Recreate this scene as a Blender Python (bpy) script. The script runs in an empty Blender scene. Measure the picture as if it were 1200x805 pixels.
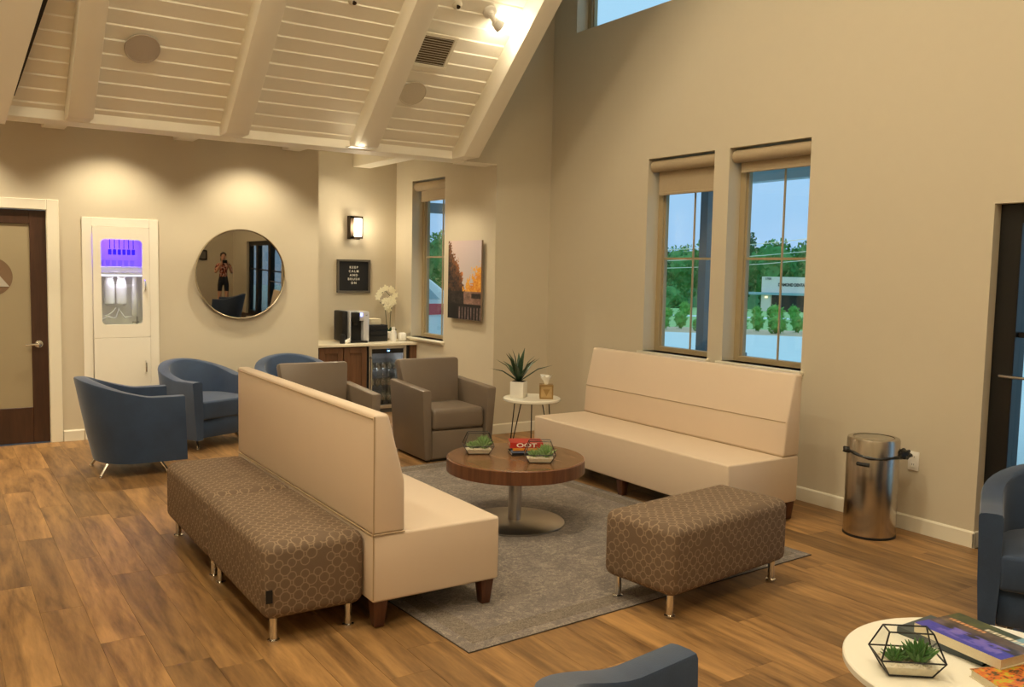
import bpy, bmesh, math, random
from mathutils import Vector, Matrix, noise
C = bpy.context.scene.collection
SC = bpy.context.scene
PI = math.pi
rnd = random.Random(7)

# ------------------------------------------------------------------ camera
yaw, pitch, roll = .5815, -.0825, .0207
fw = Vector((math.sin(yaw)*math.cos(pitch), math.cos(yaw)*math.cos(pitch), math.sin(pitch)))
rt = Vector((math.cos(yaw), -math.sin(yaw), 0)); up = rt.cross(fw)
r2 = rt*math.cos(roll)+up*math.sin(roll); u2 = -rt*math.sin(roll)+up*math.cos(roll)
cd = bpy.data.cameras.new('camera'); cam = bpy.data.objects.new('camera', cd); C.objects.link(cam)
M = Matrix((r2, u2, -fw)).transposed().to_4x4(); M.translation = (0, 0, 1.6)
cam.matrix_world = M
cd.sensor_width = 36; cd.lens = 36*1040/1200; cd.clip_start = .05; cd.clip_end = 600
SC.camera = cam

# ------------------------------------------------------------------ exposure, sky
SC.view_settings.view_transform = 'Standard'; SC.view_settings.look = 'None'
SC.view_settings.exposure = 0.25; SC.view_settings.gamma = 1; SC.view_settings.use_curve_mapping = False
SKY_STRENGTH = 1.0
w = bpy.data.worlds.new('sky'); SC.world = w; w.use_nodes = True
nt = w.node_tree; bgn = nt.nodes['Background']
tc = nt.nodes.new('ShaderNodeTexCoord'); sep = nt.nodes.new('ShaderNodeSeparateXYZ')
rmp = nt.nodes.new('ShaderNodeValToRGB')
nt.links.new(tc.outputs['Generated'], sep.inputs[0]); nt.links.new(sep.outputs['Z'], rmp.inputs[0])
rmp.color_ramp.elements[0].position = 0.0; rmp.color_ramp.elements[0].color = (.34, .55, .84, 1)
rmp.color_ramp.elements[1].position = .6; rmp.color_ramp.elements[1].color = (.50, .84, 1.0, 1)
nt.links.new(rmp.outputs[0], bgn.inputs[0]); bgn.inputs[1].default_value = SKY_STRENGTH

WARM = (1.0, .86, .60)
SPOTS = []      # filled by the lamp builders
E_HIGH, E_DOWN, E_NOOK = 34, 82, 20
CEIL_HI = 5.4

def lamp(kind, name, loc, energy, col=WARM, size=.1, rot=(0, 0, 0), spot=None, blend=.5, parent=None):
    l = bpy.data.lights.new(name, kind); l.energy = energy; l.color = col
    if kind == 'AREA': l.shape = 'DISK'; l.size = size
    else: l.shadow_soft_size = size
    if spot: l.spot_size = spot; l.spot_blend = blend
    o = bpy.data.objects.new(name, l); o.location = loc; o.rotation_euler = rot; C.objects.link(o)
    if parent: o.parent = parent
    return o

# ------------------------------------------------------------------ materials
def srgb(r, g, b):
    f = lambda c: (c/255/12.92) if c <= 10 else ((c/255+.055)/1.055)**2.4
    return (f(r), f(g), f(b), 1)
class N:
    def __init__(s, name):
        s.m = bpy.data.materials.new(name); s.m.use_nodes = True; s.t = s.m.node_tree
        s.b = s.t.nodes['Principled BSDF']; s.out = s.t.nodes['Material Output']
    def n(s, typ, **kw):
        x = s.t.nodes.new('ShaderNode'+typ)
        for k, v in kw.items(): setattr(x, k, v)
        return x
    def l(s, a, b): s.t.links.new(a, b)
    def set(s, node, i, v):
        if isinstance(v, bpy.types.NodeSocket): s.l(v, node.inputs[i])
        else: node.inputs[i].default_value = v
    def math(s, op, a, b=0.0, c=0.0):
        x = s.n('Math', operation=op)
        for i, v in enumerate((a, b, c)): s.set(x, i, v)
        return x.outputs[0]
    def mix(s, f, a, b, blend='MIX'):
        x = s.n('Mix', data_type='RGBA', blend_type=blend)
        s.set(x, 0, f); s.set(x, 6, a); s.set(x, 7, b); return x.outputs[2]
    def coord(s, kind='Object', scale=(1, 1, 1), rot=(0, 0, 0)):
        t = s.n('TexCoord'); m = s.n('Mapping'); m.inputs['Scale'].default_value = scale; m.inputs['Rotation'].default_value = rot
        s.l(t.outputs[kind], m.inputs[0]); return m.outputs[0]
    def noise(s, vec, scale, detail=4, rough=.5, dist=0):
        x = s.n('TexNoise'); s.l(vec, x.inputs['Vector']); x.inputs['Scale'].default_value = scale
        x.inputs['Detail'].default_value = detail; x.inputs['Roughness'].default_value = rough; x.inputs['Distortion'].default_value = dist
        return x.outputs[0]
    def ramp(s, f, stops):
        x = s.n('ValToRGB'); s.l(f, x.inputs[0]); cr = x.color_ramp
        while len(cr.elements) < len(stops): cr.elements.new(.5)
        for e, (p, c) in zip(cr.elements, stops): e.position = p; e.color = c
        return x.outputs[0]
    def bump(s, h, strength=.2, dist=.01):
        x = s.n('Bump'); s.l(h, x.inputs['Height']); x.inputs['Strength'].default_value = strength; x.inputs['Distance'].default_value = dist
        s.l(x.outputs[0], s.b.inputs['Normal'])
    def P(s, **kw):
        for k, v in kw.items():
            k = {'color': 'Base Color', 'rough': 'Roughness', 'metal': 'Metallic', 'spec': 'Specular IOR Level', 'emit': 'Emission Color', 'es': 'Emission Strength', 'coat': 'Coat Weight', 'sheen': 'Sheen Weight'}[k]
            s.set(s.b, k, v)
        return s
def plain(name, col, rough=.6, metal=0, spec=.5, var=.06, scale=12, bump=0, bscale=200, bdist=.002, **kw):
    s = N(name); v = s.coord(); n = s.noise(v, scale, 3)
    dark = tuple(c*(1-var) for c in col[:3])+(1,); lite = tuple(min(1, c*(1+var)) for c in col[:3])+(1,)
    s.P(color=s.mix(n, dark, lite), rough=rough, metal=metal, spec=spec, **kw)
    if bump: s.bump(s.noise(v, bscale, 2), bump, bdist)
    return s.m
def glassmat(name, tint=(.93, .97, .97, 1), gloss=.1):
    s = N(name); s.t.nodes.remove(s.b)
    tr = s.n('BsdfTransparent'); tr.inputs[0].default_value = tint
    gl = s.n('BsdfGlossy'); gl.inputs['Roughness'].default_value = .02
    lw = s.n('LayerWeight'); lw.inputs[0].default_value = .5
    f = s.math('MULTIPLY_ADD', s.math('POWER', lw.outputs['Facing'], 4.0), .7, .02+gloss*.12)
    mx = s.n('MixShader'); s.l(f, mx.inputs[0]); s.l(tr.outputs[0], mx.inputs[1]); s.l(gl.outputs[0], mx.inputs[2])
    s.l(mx.outputs[0], s.out.inputs[0]); return s.m
def emis(name, col, st):
    return N(name).P(color=(.8, .8, .8, 1), emit=col, es=st).m
def woodmat(name, a, b, scale=(1, 1, 1), rot=(0, 0, 0), rough=.35, objrand=False, kind='Object', grain=1.0, bands=9):
    s = N(name); t = s.n('TexCoord'); vec = t.outputs[kind]
    if objrand:
        oi = s.n('ObjectInfo'); cx = s.n('CombineXYZ')
        s.l(s.math('MULTIPLY', oi.outputs['Random'], 37.0), cx.inputs[0]); s.l(s.math('MULTIPLY', oi.outputs['Random'], 91.0), cx.inputs[1])
        va = s.n('VectorMath', operation='ADD'); s.l(vec, va.inputs[0]); s.l(cx.outputs[0], va.inputs[1]); vec = va.outputs[0]
    m = s.n('Mapping'); m.inputs['Scale'].default_value = scale; m.inputs['Rotation'].default_value = rot; s.l(vec, m.inputs[0]); v = m.outputs[0]
    big = s.noise(v, 1.3, 4, .55, 1.2); fine = s.noise(v, bands, 6, .65, .3)
    f = s.math('ADD', s.math('MULTIPLY', big, .62), s.math('MULTIPLY', fine, .38*grain))
    col = s.ramp(f, [(.30, a), (.70, b)])
    if objrand:
        k = s.math('MULTIPLY_ADD', oi.outputs['Random'], .50, .68)
        cc = s.n('CombineXYZ'); [s.l(k, cc.inputs[i]) for i in range(3)]
        col = s.mix(1.0, col, cc.outputs[0], 'MULTIPLY')
    s.P(color=col, rough=rough); s.bump(fine, .06, .002); return s.m

MT = {}
MT['wall'] = plain('wall_paint', srgb(207, 196, 174), .75, var=.015, bump=.05, bscale=300)
MT['ceil'] = plain('ceiling_paint', srgb(246, 240, 224), .5, var=.012, bump=.04, bscale=90)
MT['trim'] = plain('trim_paint', srgb(236, 229, 210), .4, var=.01)
MT['floorgap'] = plain('floor_gap', srgb(60, 38, 20), .7)
MT['plank'] = woodmat('floor_plank_wood', srgb(84, 56, 32), srgb(186, 142, 88), (7, .8, 7), rough=.46, objrand=True, bands=5)
MT['vinyl'] = plain('cream_vinyl', srgb(222, 202, 180), .42, var=.02, scale=5, bump=.12, bscale=500, bdist=.001)
MT['piping'] = plain('piping_vinyl', srgb(176, 152, 120), .5)
MT['leather'] = plain('taupe_leather', srgb(116, 102, 88), .36, var=.05, scale=8, bump=.15, bscale=320, bdist=.001)
MT['chrome'] = plain('chrome', (.78, .77, .74, 1), .12, 1, var=.02)
MT['steel'] = plain('brushed_steel', (.55, .52, .48, 1), .3, 1, var=.05)
MT['black'] = plain('black_metal', srgb(18, 17, 17), .4)
MT['blackmat'] = plain('black_plastic', srgb(16, 15, 16), .55)
MT['darkwood'] = woodmat('dark_door_wood', srgb(46, 28, 18), srgb(76, 48, 32), (7, 7, .7), rough=.4)
MT['cabwood'] = woodmat('walnut_cabinet', srgb(78, 52, 34), srgb(118, 82, 56), (8, 8, .8), rough=.45)
MT['legwood'] = woodmat('leg_wood', srgb(66, 36, 22), srgb(98, 58, 38), (9, 9, 1), rough=.4)
MT['tabletop'] = woodmat('walnut_tabletop', srgb(84, 56, 36), srgb(146, 106, 72), (9, .8, 9), (0, 0, .9), rough=.22, bands=5)
MT['tableband'] = woodmat('walnut_edge_band', srgb(72, 42, 28), srgb(134, 88, 60), (11, 11, .5), rough=.3, bands=6)
MT['whitelam'] = plain('white_laminate', srgb(240, 236, 222), .25, var=.01)
MT['whiteplastic'] = plain('white_plastic', srgb(238, 234, 226), .4, var=.01)
MT['cabpaint'] = plain('white_cabinet_paint', srgb(244, 238, 224), .4, var=.01)
MT['quartz'] = plain('pale_quartz', srgb(232, 222, 200), .3, var=.03, scale=60)
MT['glass'] = glassmat('window_glass', gloss=.15)
MT['thinglass'] = glassmat('terrarium_glass', (.97, .98, .97, 1), .1)
MT['winframe'] = plain('tan_window_frame', srgb(168, 150, 116), .5, var=.02)
MT['shade'] = plain('woven_shade', srgb(176, 158, 130), .85, var=.06, scale=60, bump=.2, bscale=400)
MT['bronze'] = plain('dark_bronze', srgb(60, 46, 34), .45, .6)
MT['gold'] = plain('antique_gold', srgb(176, 146, 96), .35, .7)
MT['canvas'] = plain('canvas_edge', srgb(132, 112, 92), .8)
MT['leaf'] = plain('succulent_green', srgb(74, 122, 58), .45, var=.4, scale=25)
MT['leafpale'] = plain('pale_succulent_green', srgb(122, 156, 92), .45, var=.4, scale=25)
MT['leafdark'] = plain('agave_green', srgb(44, 72, 48), .4, var=.3, scale=20)
MT['soil'] = plain('dark_soil', srgb(40, 30, 22), .9)
MT['pebble'] = plain('white_pebbles', srgb(226, 216, 196), .6, var=.15, scale=90)
MT['petal'] = plain('orchid_petal', srgb(248, 242, 214), .5, var=.06, scale=30)
MT['paper'] = plain('page_edges', srgb(220, 208, 180), .8, var=.1, scale=200)
MT['bluegrey'] = plain('grey_cover', srgb(70, 80, 84), .4)
MT['red'] = plain('red_cover', srgb(178, 44, 34), .4)
MT['bluecover'] = plain('slate_cover', srgb(120, 130, 160), .4)
MT['orangecover'] = plain('orange_cover', srgb(214, 140, 50), .4)
MT['white_emit_letter'] = plain('white_lettering', srgb(240, 236, 224), .6)
MT['frost'] = N('frosted_glass').P(color=srgb(158, 144, 116), rough=.32).m
MT['amber'] = plain('clear_logo_brown', srgb(120, 96, 74), .3)
MT['gate_grey'] = plain('grey_mark', srgb(178, 172, 160), .4)
MT['skin'] = plain('skin', srgb(214, 160, 126), .5)
MT['bag'] = plain('black_bag', srgb(14, 14, 15), .35, bump=.4, bscale=60, bdist=.01)
MT['lens'] = emis('lamp_lens', (1, .86, .62, 1), 8)
MT['sconce_glow'] = emis('sconce_diffuser', (1, .88, .66, 1), 7)
MT['concrete'] = plain('pale_concrete', srgb(214, 222, 228), .8, var=.05, scale=.6)
MT['grass'] = plain('lawn', srgb(150, 190, 120), .9, var=.22, scale=1.5)
MT['mulch'] = plain('mulch', srgb(206, 176, 148), .9, var=.2, scale=2)
MT['tree1'] = plain('tree_leaves', srgb(84, 148, 80), .8, var=.55, scale=.9)
MT['tree2'] = plain('tree_leaves_dark', srgb(56, 118, 68), .8, var=.55, scale=.9)
MT['shrubleaf'] = plain('shrub_leaves', srgb(96, 160, 66), .7, var=.4, scale=4)
MT['bark'] = plain('bark', srgb(96, 80, 64), .9)
MT['stucco'] = plain('pink_stucco', srgb(246, 226, 214), .8, var=.02)
MT['canopyblue'] = plain('pale_blue_metal', srgb(150, 180, 192), .5)
MT['dark'] = plain('dark_glazing', srgb(34, 38, 42), .3)
MT['porchblue'] = plain('porch_paint', srgb(176, 196, 204), .6, var=.02)
MT['postgrey'] = plain('post_grey', srgb(98, 104, 108), .6)
MT['carwhite'] = plain('car_white', srgb(230, 236, 238), .25, var=.01, coat=.5)
MT['carred'] = plain('car_red', srgb(196, 60, 84), .3, var=.02)
MT['slate'] = plain('tyre', srgb(22, 22, 24), .7)
# blue upholstery: felt-like weave
s = N('blue_felt'); v = s.coord(); n1 = s.noise(v, 6, 5, .6); n2 = s.noise(v, 260, 2)
s.P(color=s.mix(s.math('ADD', s.math('MULTIPLY', n1, .7), s.math('MULTIPLY', n2, .3)), srgb(18, 31, 52), srgb(48, 74, 110)), rough=.75, sheen=.3); s.bump(n2, .25, .002); MT['blue'] = s.m
# ottoman fabric: linked rings printed on brown cloth, by UV in metres
s = N('ring_fabric'); uv = s.coord('UV')
def rings(s, uv, pitch, ox, oy, rad, wd, prob, seed):
    vm = s.n('VectorMath', operation='MULTIPLY_ADD'); s.l(uv, vm.inputs[0]); vm.inputs[1].default_value = (1/pitch,)*3; vm.inputs[2].default_value = (ox, oy, 0)
    fl_ = s.n('VectorMath', operation='FLOOR'); fr_ = s.n('VectorMath', operation='FRACTION'); s.l(vm.outputs[0], fl_.inputs[0]); s.l(vm.outputs[0], fr_.inputs[0])
    sb = s.n('VectorMath', operation='SUBTRACT'); s.l(fr_.outputs[0], sb.inputs[0]); sb.inputs[1].default_value = (.5, .5, 0)
    mu = s.n('VectorMath', operation='MULTIPLY'); s.l(sb.outputs[0], mu.inputs[0]); mu.inputs[1].default_value = (1, 1, 0)
    ln = s.n('VectorMath', operation='LENGTH'); s.l(mu.outputs[0], ln.inputs[0])
    d = s.math('ABSOLUTE', s.math('SUBTRACT', ln.outputs['Value'], rad)); ring = s.math('LESS_THAN', d, wd)
    wn = s.n('TexWhiteNoise', noise_dimensions='3D'); ad = s.n('VectorMath', operation='ADD'); s.l(fl_.outputs[0], ad.inputs[0]); ad.inputs[1].default_value = (seed, seed*1.7, seed); s.l(ad.outputs[0], wn.inputs['Vector'])
    return s.math('MULTIPLY', ring, s.math('LESS_THAN', wn.outputs['Value'], prob))
a = rings(s, uv, .058, 0, 0, .40, .045, .8, 3.1); b = rings(s, uv, .058, .5, .5, .33, .04, .8, 8.3)
f = s.math('MAXIMUM', a, b); wv = s.noise(uv, 700, 2)
base = s.mix(wv, srgb(98, 82, 68), srgb(128, 108, 90)); s.P(color=s.mix(s.math('MULTIPLY', f, .6), base, srgb(164, 142, 118)), rough=.85, spec=.2); s.bump(wv, .2, .001); MT['rings'] = s.m
# rug
s = N('rug_pile'); v = s.coord(); n1 = s.noise(v, 4, 8, .7, 1.5); n2 = s.noise(v, 170, 3, .7); n3 = s.noise(v, 22, 5, .65, 2)
f = s.math('ADD', s.math('MULTIPLY', n1, .25), s.math('ADD', s.math('MULTIPLY', n2, .35), s.math('MULTIPLY', n3, .4)))
col = s.ramp(f, [(.38, srgb(92, 84, 80)), (.50, srgb(122, 112, 106)), (.62, srgb(176, 164, 146))])
s.P(color=col, rough=.95, spec=.1, sheen=.2); s.bump(n2, .5, .004); MT['rug'] = s.m
s = N('rug_border'); v = s.coord(); n2 = s.noise(v, 170, 3, .7); n3 = s.noise(v, 30, 5, .65, 3)
s.P(color=s.ramp(s.math('ADD', s.math('MULTIPLY', n2, .45), s.math('MULTIPLY', n3, .55)), [(.36, srgb(84, 76, 74)), (.62, srgb(150, 138, 124))]), rough=.95, spec=.1); s.bump(n2, .5, .004); MT['rugband'] = s.m
# vertical brushed steel
s = N('brushed_bin_steel'); v = s.coord(scale=(1, 1, .01)); n = s.noise(v, 60, 4, .6)
s.P(color=s.mix(n, (.42, .38, .34, 1), (.62, .57, .50, 1)), metal=1, rough=.24); s.b.inputs['Anisotropic'].default_value = .6; MT['binsteel'] = s.m
# mirror
MT['mirror'] = N('mirror_silver').P(color=(.44, .41, .36, 1), metal=1, rough=.015).m
def vcol(name, rough=.5):
    s = N(name); a = s.n('Attribute'); a.attribute_name = 'print'; s.l(a.outputs['Color'], s.b.inputs['Base Color']); s.P(rough=rough); return s.m
MT['print'] = vcol('printed_ink', .35); MT['printmat'] = vcol('printed_canvas', .8)

# ------------------------------------------------------------------ mesh helpers
def box(bm, x0, x1, y0, y1, z0, z1, r=0, seg=2, mi=0):
    t = bmesh.new(); bmesh.ops.create_cube(t, size=1)
    for v in t.verts: v.co = Vector(((x0+x1)/2+v.co.x*(x1-x0), (y0+y1)/2+v.co.y*(y1-y0), (z0+z1)/2+v.co.z*(z1-z0)))
    if r: bmesh.ops.bevel(t, geom=t.edges[:]+t.verts[:], offset=r, segments=seg, profile=.5, affect='EDGES')
    merge(bm, t, mi); return bm
def merge(bm, t, mi=0, mat=None):
    if mat: bmesh.ops.transform(t, matrix=mat, verts=t.verts)
    mp = {v: bm.verts.new(v.co) for v in t.verts}
    for f in t.faces:
        try: g = bm.faces.new([mp[v] for v in f.verts]); g.material_index = mi
        except ValueError: pass
    t.free()
def prism(bm, poly, axis, a0, a1, r=0, seg=2, mi=0):
    t = bmesh.new()
    def P(p, a): return {'x': (a, p[0], p[1]), 'y': (p[0], a, p[1]), 'z': (p[0], p[1], a)}[axis]
    A = [t.verts.new(P(p, a0)) for p in poly]; B = [t.verts.new(P(p, a1)) for p in poly]; n = len(poly)
    t.faces.new(A); t.faces.new(B[::-1])
    for i in range(n): t.faces.new((A[i], B[i], B[(i+1) % n], A[(i+1) % n]))
    bmesh.ops.recalc_face_normals(t, faces=t.faces)
    if r: bmesh.ops.bevel(t, geom=t.edges[:]+t.verts[:], offset=r, segments=seg, profile=.5, affect='EDGES')
    merge(bm, t, mi); return bm
def hexa(bm, lo, hi, mi=0, r=0):
    """four bottom corners and four top corners"""
    t = bmesh.new(); A = [t.verts.new(p) for p in lo]; B = [t.verts.new(p) for p in hi]
    t.faces.new(A[::-1]); t.faces.new(B)
    for i in range(4): t.faces.new((A[i], A[(i+1) % 4], B[(i+1) % 4], B[i]))
    bmesh.ops.recalc_face_normals(t, faces=t.faces)
    if r: bmesh.ops.bevel(t, geom=t.edges[:]+t.verts[:], offset=r, segments=2, profile=.5, affect='EDGES')
    merge(bm, t, mi); return bm
def lathe(bm, prof, c=(0, 0, 0), seg=32, mi=0, axis='z', cap=True):
    t = bmesh.new(); rows = []
    for r, z in prof:
        row = []
        for k in range(seg):
            a = 2*PI*k/seg; p = (r*math.cos(a), r*math.sin(a), z)
            if axis == 'x': p = (p[2], p[0], p[1])
            if axis == 'y': p = (p[0], p[2], p[1])
            row.append(t.verts.new((c[0]+p[0], c[1]+p[1], c[2]+p[2])))
        rows.append(row)
    for a, b in zip(rows, rows[1:]):
        for k in range(seg): t.faces.new((a[k], a[(k+1) % seg], b[(k+1) % seg], b[k]))
    if cap: t.faces.new(rows[0][::-1]); t.faces.new(rows[-1])
    bmesh.ops.recalc_face_normals(t, faces=t.faces); merge(bm, t, mi); return bm
def tube(bm, pts, r, seg=8, mi=0, taper=None):
    t = bmesh.new(); pts = [Vector(p) for p in pts]; rows = []; prev = None
    for i, p in enumerate(pts):
        d = (pts[min(i+1, len(pts)-1)]-pts[max(i-1, 0)]).normalized()
        if prev is None: n = d.orthogonal().normalized()
        else: n = (prev-d*prev.dot(d)).normalized()
        prev = n; b = d.cross(n); rr = r*(taper[i] if taper else 1)
        rows.append([t.verts.new(p+(n*math.cos(2*PI*k/seg)+b*math.sin(2*PI*k/seg))*rr) for k in range(seg)])
    for a, b in zip(rows, rows[1:]):
        for k in range(seg): t.faces.new((a[k], a[(k+1) % seg], b[(k+1) % seg], b[k]))
    t.faces.new(rows[0][::-1]); t.faces.new(rows[-1]); bmesh.ops.recalc_face_normals(t, faces=t.faces); merge(bm, t, mi); return bm
def blob(bm, c, s, sub=2, amp=.0, mi=0, seed=0):
    t = bmesh.new(); bmesh.ops.create_icosphere(t, subdivisions=sub, radius=1)
    for v in t.verts:
        k = 1+amp*noise.noise(v.co*2+Vector((seed, 0, 0))); v.co = Vector((c[0]+v.co.x*s[0]*k, c[1]+v.co.y*s[1]*k, c[2]+v.co.z*s[2]*k))
    merge(bm, t, mi); return bm
B = bmesh.new
def mesh(name, bm, mat, smooth=35, uvbox=False):
    me = bpy.data.meshes.new(name)
    if uvbox:
        uvl = bm.loops.layers.uv.new('UVMap'); bm.normal_update()
        for f in bm.faces:
            nx, ny, nz = map(abs, f.normal)
            for l in f.loops:
                p = l.vert.co; l[uvl].uv = (p.x, p.y) if nz >= max(nx, ny) else ((p.y, p.z) if nx >= ny else (p.x, p.z))
    bm.to_mesh(me); bm.free()
    for m in (mat if isinstance(mat, (list, tuple)) else [mat]): me.materials.append(m)
    if smooth:
        for p in me.polygons: p.use_smooth = True
        me.set_sharp_from_angle(angle=math.radians(smooth))
    return me
def obj(name, bm, mat, parent=None, loc=None, rz=0, smooth=35, label=None, uvbox=False):
    me = bm if isinstance(bm, bpy.types.Mesh) else mesh(name, bm, mat, smooth, uvbox)
    o = bpy.data.objects.new(name, me); C.objects.link(o)
    if parent: o.parent = parent
    if loc: o.location = loc
    if rz: o.rotation_euler.z = rz
    if label: o['label'] = label
    return o
def tag(o, label, cat, group=None, kind=None):
    o['label'] = label; o['category'] = cat
    if group: o['group'] = group
    if kind: o['kind'] = kind
    return o
def thing(name, label, cat, loc=(0, 0, 0), rz=0, group=None):
    o = bpy.data.objects.new(name, None); C.objects.link(o); o.location = loc; o.rotation_euler.z = rz; o.empty_display_size = .1
    return tag(o, label, cat, group)
def struct(name, bm=None, mat=None, parent=None, smooth=None, loc=(0, 0, 0), label=None):
    if bm is None: o = bpy.data.objects.new(name, None); C.objects.link(o); o.location = loc
    else: o = obj(name, bm, mat, parent, smooth=smooth)
    if not parent: o['kind'] = 'structure'
    if label: o['label'] = label
    return o
def dup(root, loc, rz=0, label=None, group=None):
    r = root.copy(); C.objects.link(r); r.location = loc; r.rotation_euler = (0, 0, rz)
    if label: r['label'] = label
    if group: r['group'] = group
    for ch in list(root.children):
        c = ch.copy(); C.objects.link(c); c.parent = r
        for g in list(ch.children):
            d = g.copy(); C.objects.link(d); d.parent = c
    return r
def text(body, size, mat, parent, loc, rot, name='lettering', depth=.001, align='CENTER', sx=1, bold=0, space=1):
    cu = bpy.data.curves.new(name, 'FONT'); cu.body = body; cu.size = size; cu.align_x = align; cu.align_y = 'CENTER'; cu.extrude = depth; cu.offset = bold; cu.space_character = space
    t = bpy.data.objects.new(name, cu); C.objects.link(t)
    dg = bpy.context.evaluated_depsgraph_get(); me = bpy.data.meshes.new_from_object(t.evaluated_get(dg)); bpy.data.objects.remove(t)
    me.materials.clear(); me.materials.append(mat)
    o = bpy.data.objects.new(name, me); C.objects.link(o); o.parent = parent; o.location = loc; o.rotation_euler = rot; o.scale = (sx, 1, 1); return o
def printed(name, nx, ny, fn, place, mat, parent, label=None):
    """flat print: a grid whose vertices carry the picture's colours; place(u,v) -> point"""
    me = bpy.data.meshes.new(name); V = []; F = []; col = []
    for j in range(ny+1):
        for i in range(nx+1):
            u, v = i/nx, j/ny; V.append(place(u, v)); c = fn(u, v); col += [*srgb(*[max(0, min(255, q)) for q in c])]
    for j in range(ny):
        for i in range(nx): a = j*(nx+1)+i; F.append((a, a+1, a+nx+2, a+nx+1))
    me.from_pydata(V, [], F); at = me.color_attributes.new('print', 'FLOAT_COLOR', 'POINT'); at.data.foreach_set('color', col)
    me.materials.append(mat); o = bpy.data.objects.new(name, me); C.objects.link(o); o.parent = parent
    if label: o['label'] = label
    return o

# ------------------------------------------------------------------ room dimensions
YB = 8.69      # wall with door and mirror
YN = 9.42      # nook wall with sconce
XN = 3.33      # end of the mirror wall
XP = 4.55      # wall with canvas
YJ = 7.245     # jog wall
XR = 5.185     # wall with the two windows
XL, YK = -2.6, -1.3
def holes(bm, a0, a1, z0, z1, hs, mk):
    A = sorted({a0, a1, *[h[0] for h in hs], *[h[1] for h in hs]}); Z = sorted({z0, z1, *[h[2] for h in hs], *[h[3] for h in hs]})
    for i in range(len(A)-1):
        for j in range(len(Z)-1):
            ca, cz = (A[i]+A[i+1])/2, (Z[j]+Z[j+1])/2
            if any(h[0] < ca < h[1] and h[2] < cz < h[3] for h in hs): continue
            mk(bm, A[i], A[i+1], Z[j], Z[j+1])
    bmesh.ops.remove_doubles(bm, verts=bm.verts, dist=1e-5); 
    seen = {}; kill = []
    for f in bm.faces:
        k = tuple(sorted(v.index for v in f.verts))
    bm.verts.index_update()
    for f in bm.faces:
        k = tuple(sorted(v.index for v in f.verts))
        seen.setdefault(k, []).append(f)
    for k, l in seen.items():
        if len(l) > 1: kill += l
    bmesh.ops.delete(bm, geom=kill, context='FACES_ONLY')
    return bm
def quadbox(bm, x0, x1, y0, y1, z0, z1):
    t = bmesh.new(); bmesh.ops.create_cube(t, size=1)
    for v in t.verts: v.co = Vector((x0 if v.co.x < 0 else x1, y0 if v.co.y < 0 else y1, z0 if v.co.z < 0 else z1))
    # keep duplicates of inner faces so that holes() can drop them in pairs
    mp = {v: bm.verts.new(v.co) for v in t.verts}
    for f in t.faces: bm.faces.new([mp[v] for v in f.verts])
    t.free()
def wallx(name, x0, x1, y0, y1, z0, z1, hs=()):      # wall whose faces look along x; holes in (y, z)
    return struct(name, holes(B(), y0, y1, z0, z1, list(hs), lambda b, a, c, e, f: quadbox(b, x0, x1, a, c, e, f)), MT['wall'])
def wally(name, y0, y1, x0, x1, z0, z1, hs=()):
    return struct(name, holes(B(), x0, x1, z0, z1, list(hs), lambda b, a, c, e, f: quadbox(b, a, c, y0, y1, e, f)), MT['wall'])

W1 = (5.047, 5.815, .925, 2.57); W2 = (4.131, 4.89, .925, 2.57); WC = (3.9, 6.886, 3.845, 4.9); WS = (.1, 2.818, -.01, 2.042)
wallx('wall_right', XR, XR+.2, YK-.1, YJ+.2, 0, CEIL_HI+.2, [W1, W2, WC, (WS[0], WS[1], 0, WS[3])])
wally('wall_jog', YJ, YJ+.2, XP, XR, 0, CEIL_HI+.2)
wally('wall_jog_upper', YJ, YJ+.215, 4.19, XP, 2.6, CEIL_HI+.2)
WO = (8.26, 9.012, .83, 2.565)
wallx('wall_nook_right', XP, XP+.2, YJ+.2, YN+.15, 0, 3.1, [WO])
wally('wall_nook', YN, YN+.15, XN-.15, XP, 0, 3.1)
wallx('wall_nook_left', XN-.15, XN, YB+.15, YN, 0, 3.1)
DO = (-.06, .864, 0, 2.036); CB = (1.20, 1.71, .15, 1.93)
wally('wall_back', YB, YB+.15, XL, XN, 0, 3.1, [DO, CB])
wallx('wall_left', XL-.15, XL, YK-.1, YB+.15, 0, CEIL_HI+.2)
wally('wall_front', YK-.15, YK, XL, XR, 0, CEIL_HI+.2)

# floor: subfloor plus planks running away from the camera
struct('floor', box(B(), XL, XR+.2, YK, YN, -.06, -.0045), MT['floorgap'])
FL = bpy.data.objects['floor']
PW, PL = .18, 1.22
pm = {}
def plankmesh(wd, ln):
    k = (round(wd, 3), round(ln, 3))
    if k not in pm: pm[k] = mesh('plank', box(B(), 0, wd-.0008, 0, ln-.0008, -.0045, 0, r=.0006, seg=1), MT['plank'], smooth=None)
    return pm[k]
def clipx(x, wd): return x, min(wd, XR-x)
stuffbm = B(); row = 0; x = -1.78
while x < XR:
    wd = min(PW, XR-x); y = 1.3-rnd.random()*PL
    yend = YN if x+wd < XP and x > XN-.05 else (YB if x < XN else (YJ if x >= XP else YN))
    yend = YB+.0 if x < XN-.1 else (YN if x+wd <= XP+.1 else YJ)
    while y < yend:
        ln = min(PL, yend-y)
        if ln > .02:
            near_left = y+ln < 3.0 and x < .1
            o = obj('plank', plankmesh(wd, ln), None, FL, loc=(x, y, 0))
        y += PL
    x += PW
rest = B()
for i in range(6): box(rest, XL+i*.136, XL+i*.136+.134, YK, YB, -.0045, 0)
for i in range(39): box(rest, -1.78+i*.18, min(XR, -1.78+i*.18+.178), YK, .0, -.0045, -.0002)
o = obj('plank_field', rest, MT['plank'], FL, smooth=None); o['kind'] = 'stuff'

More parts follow.
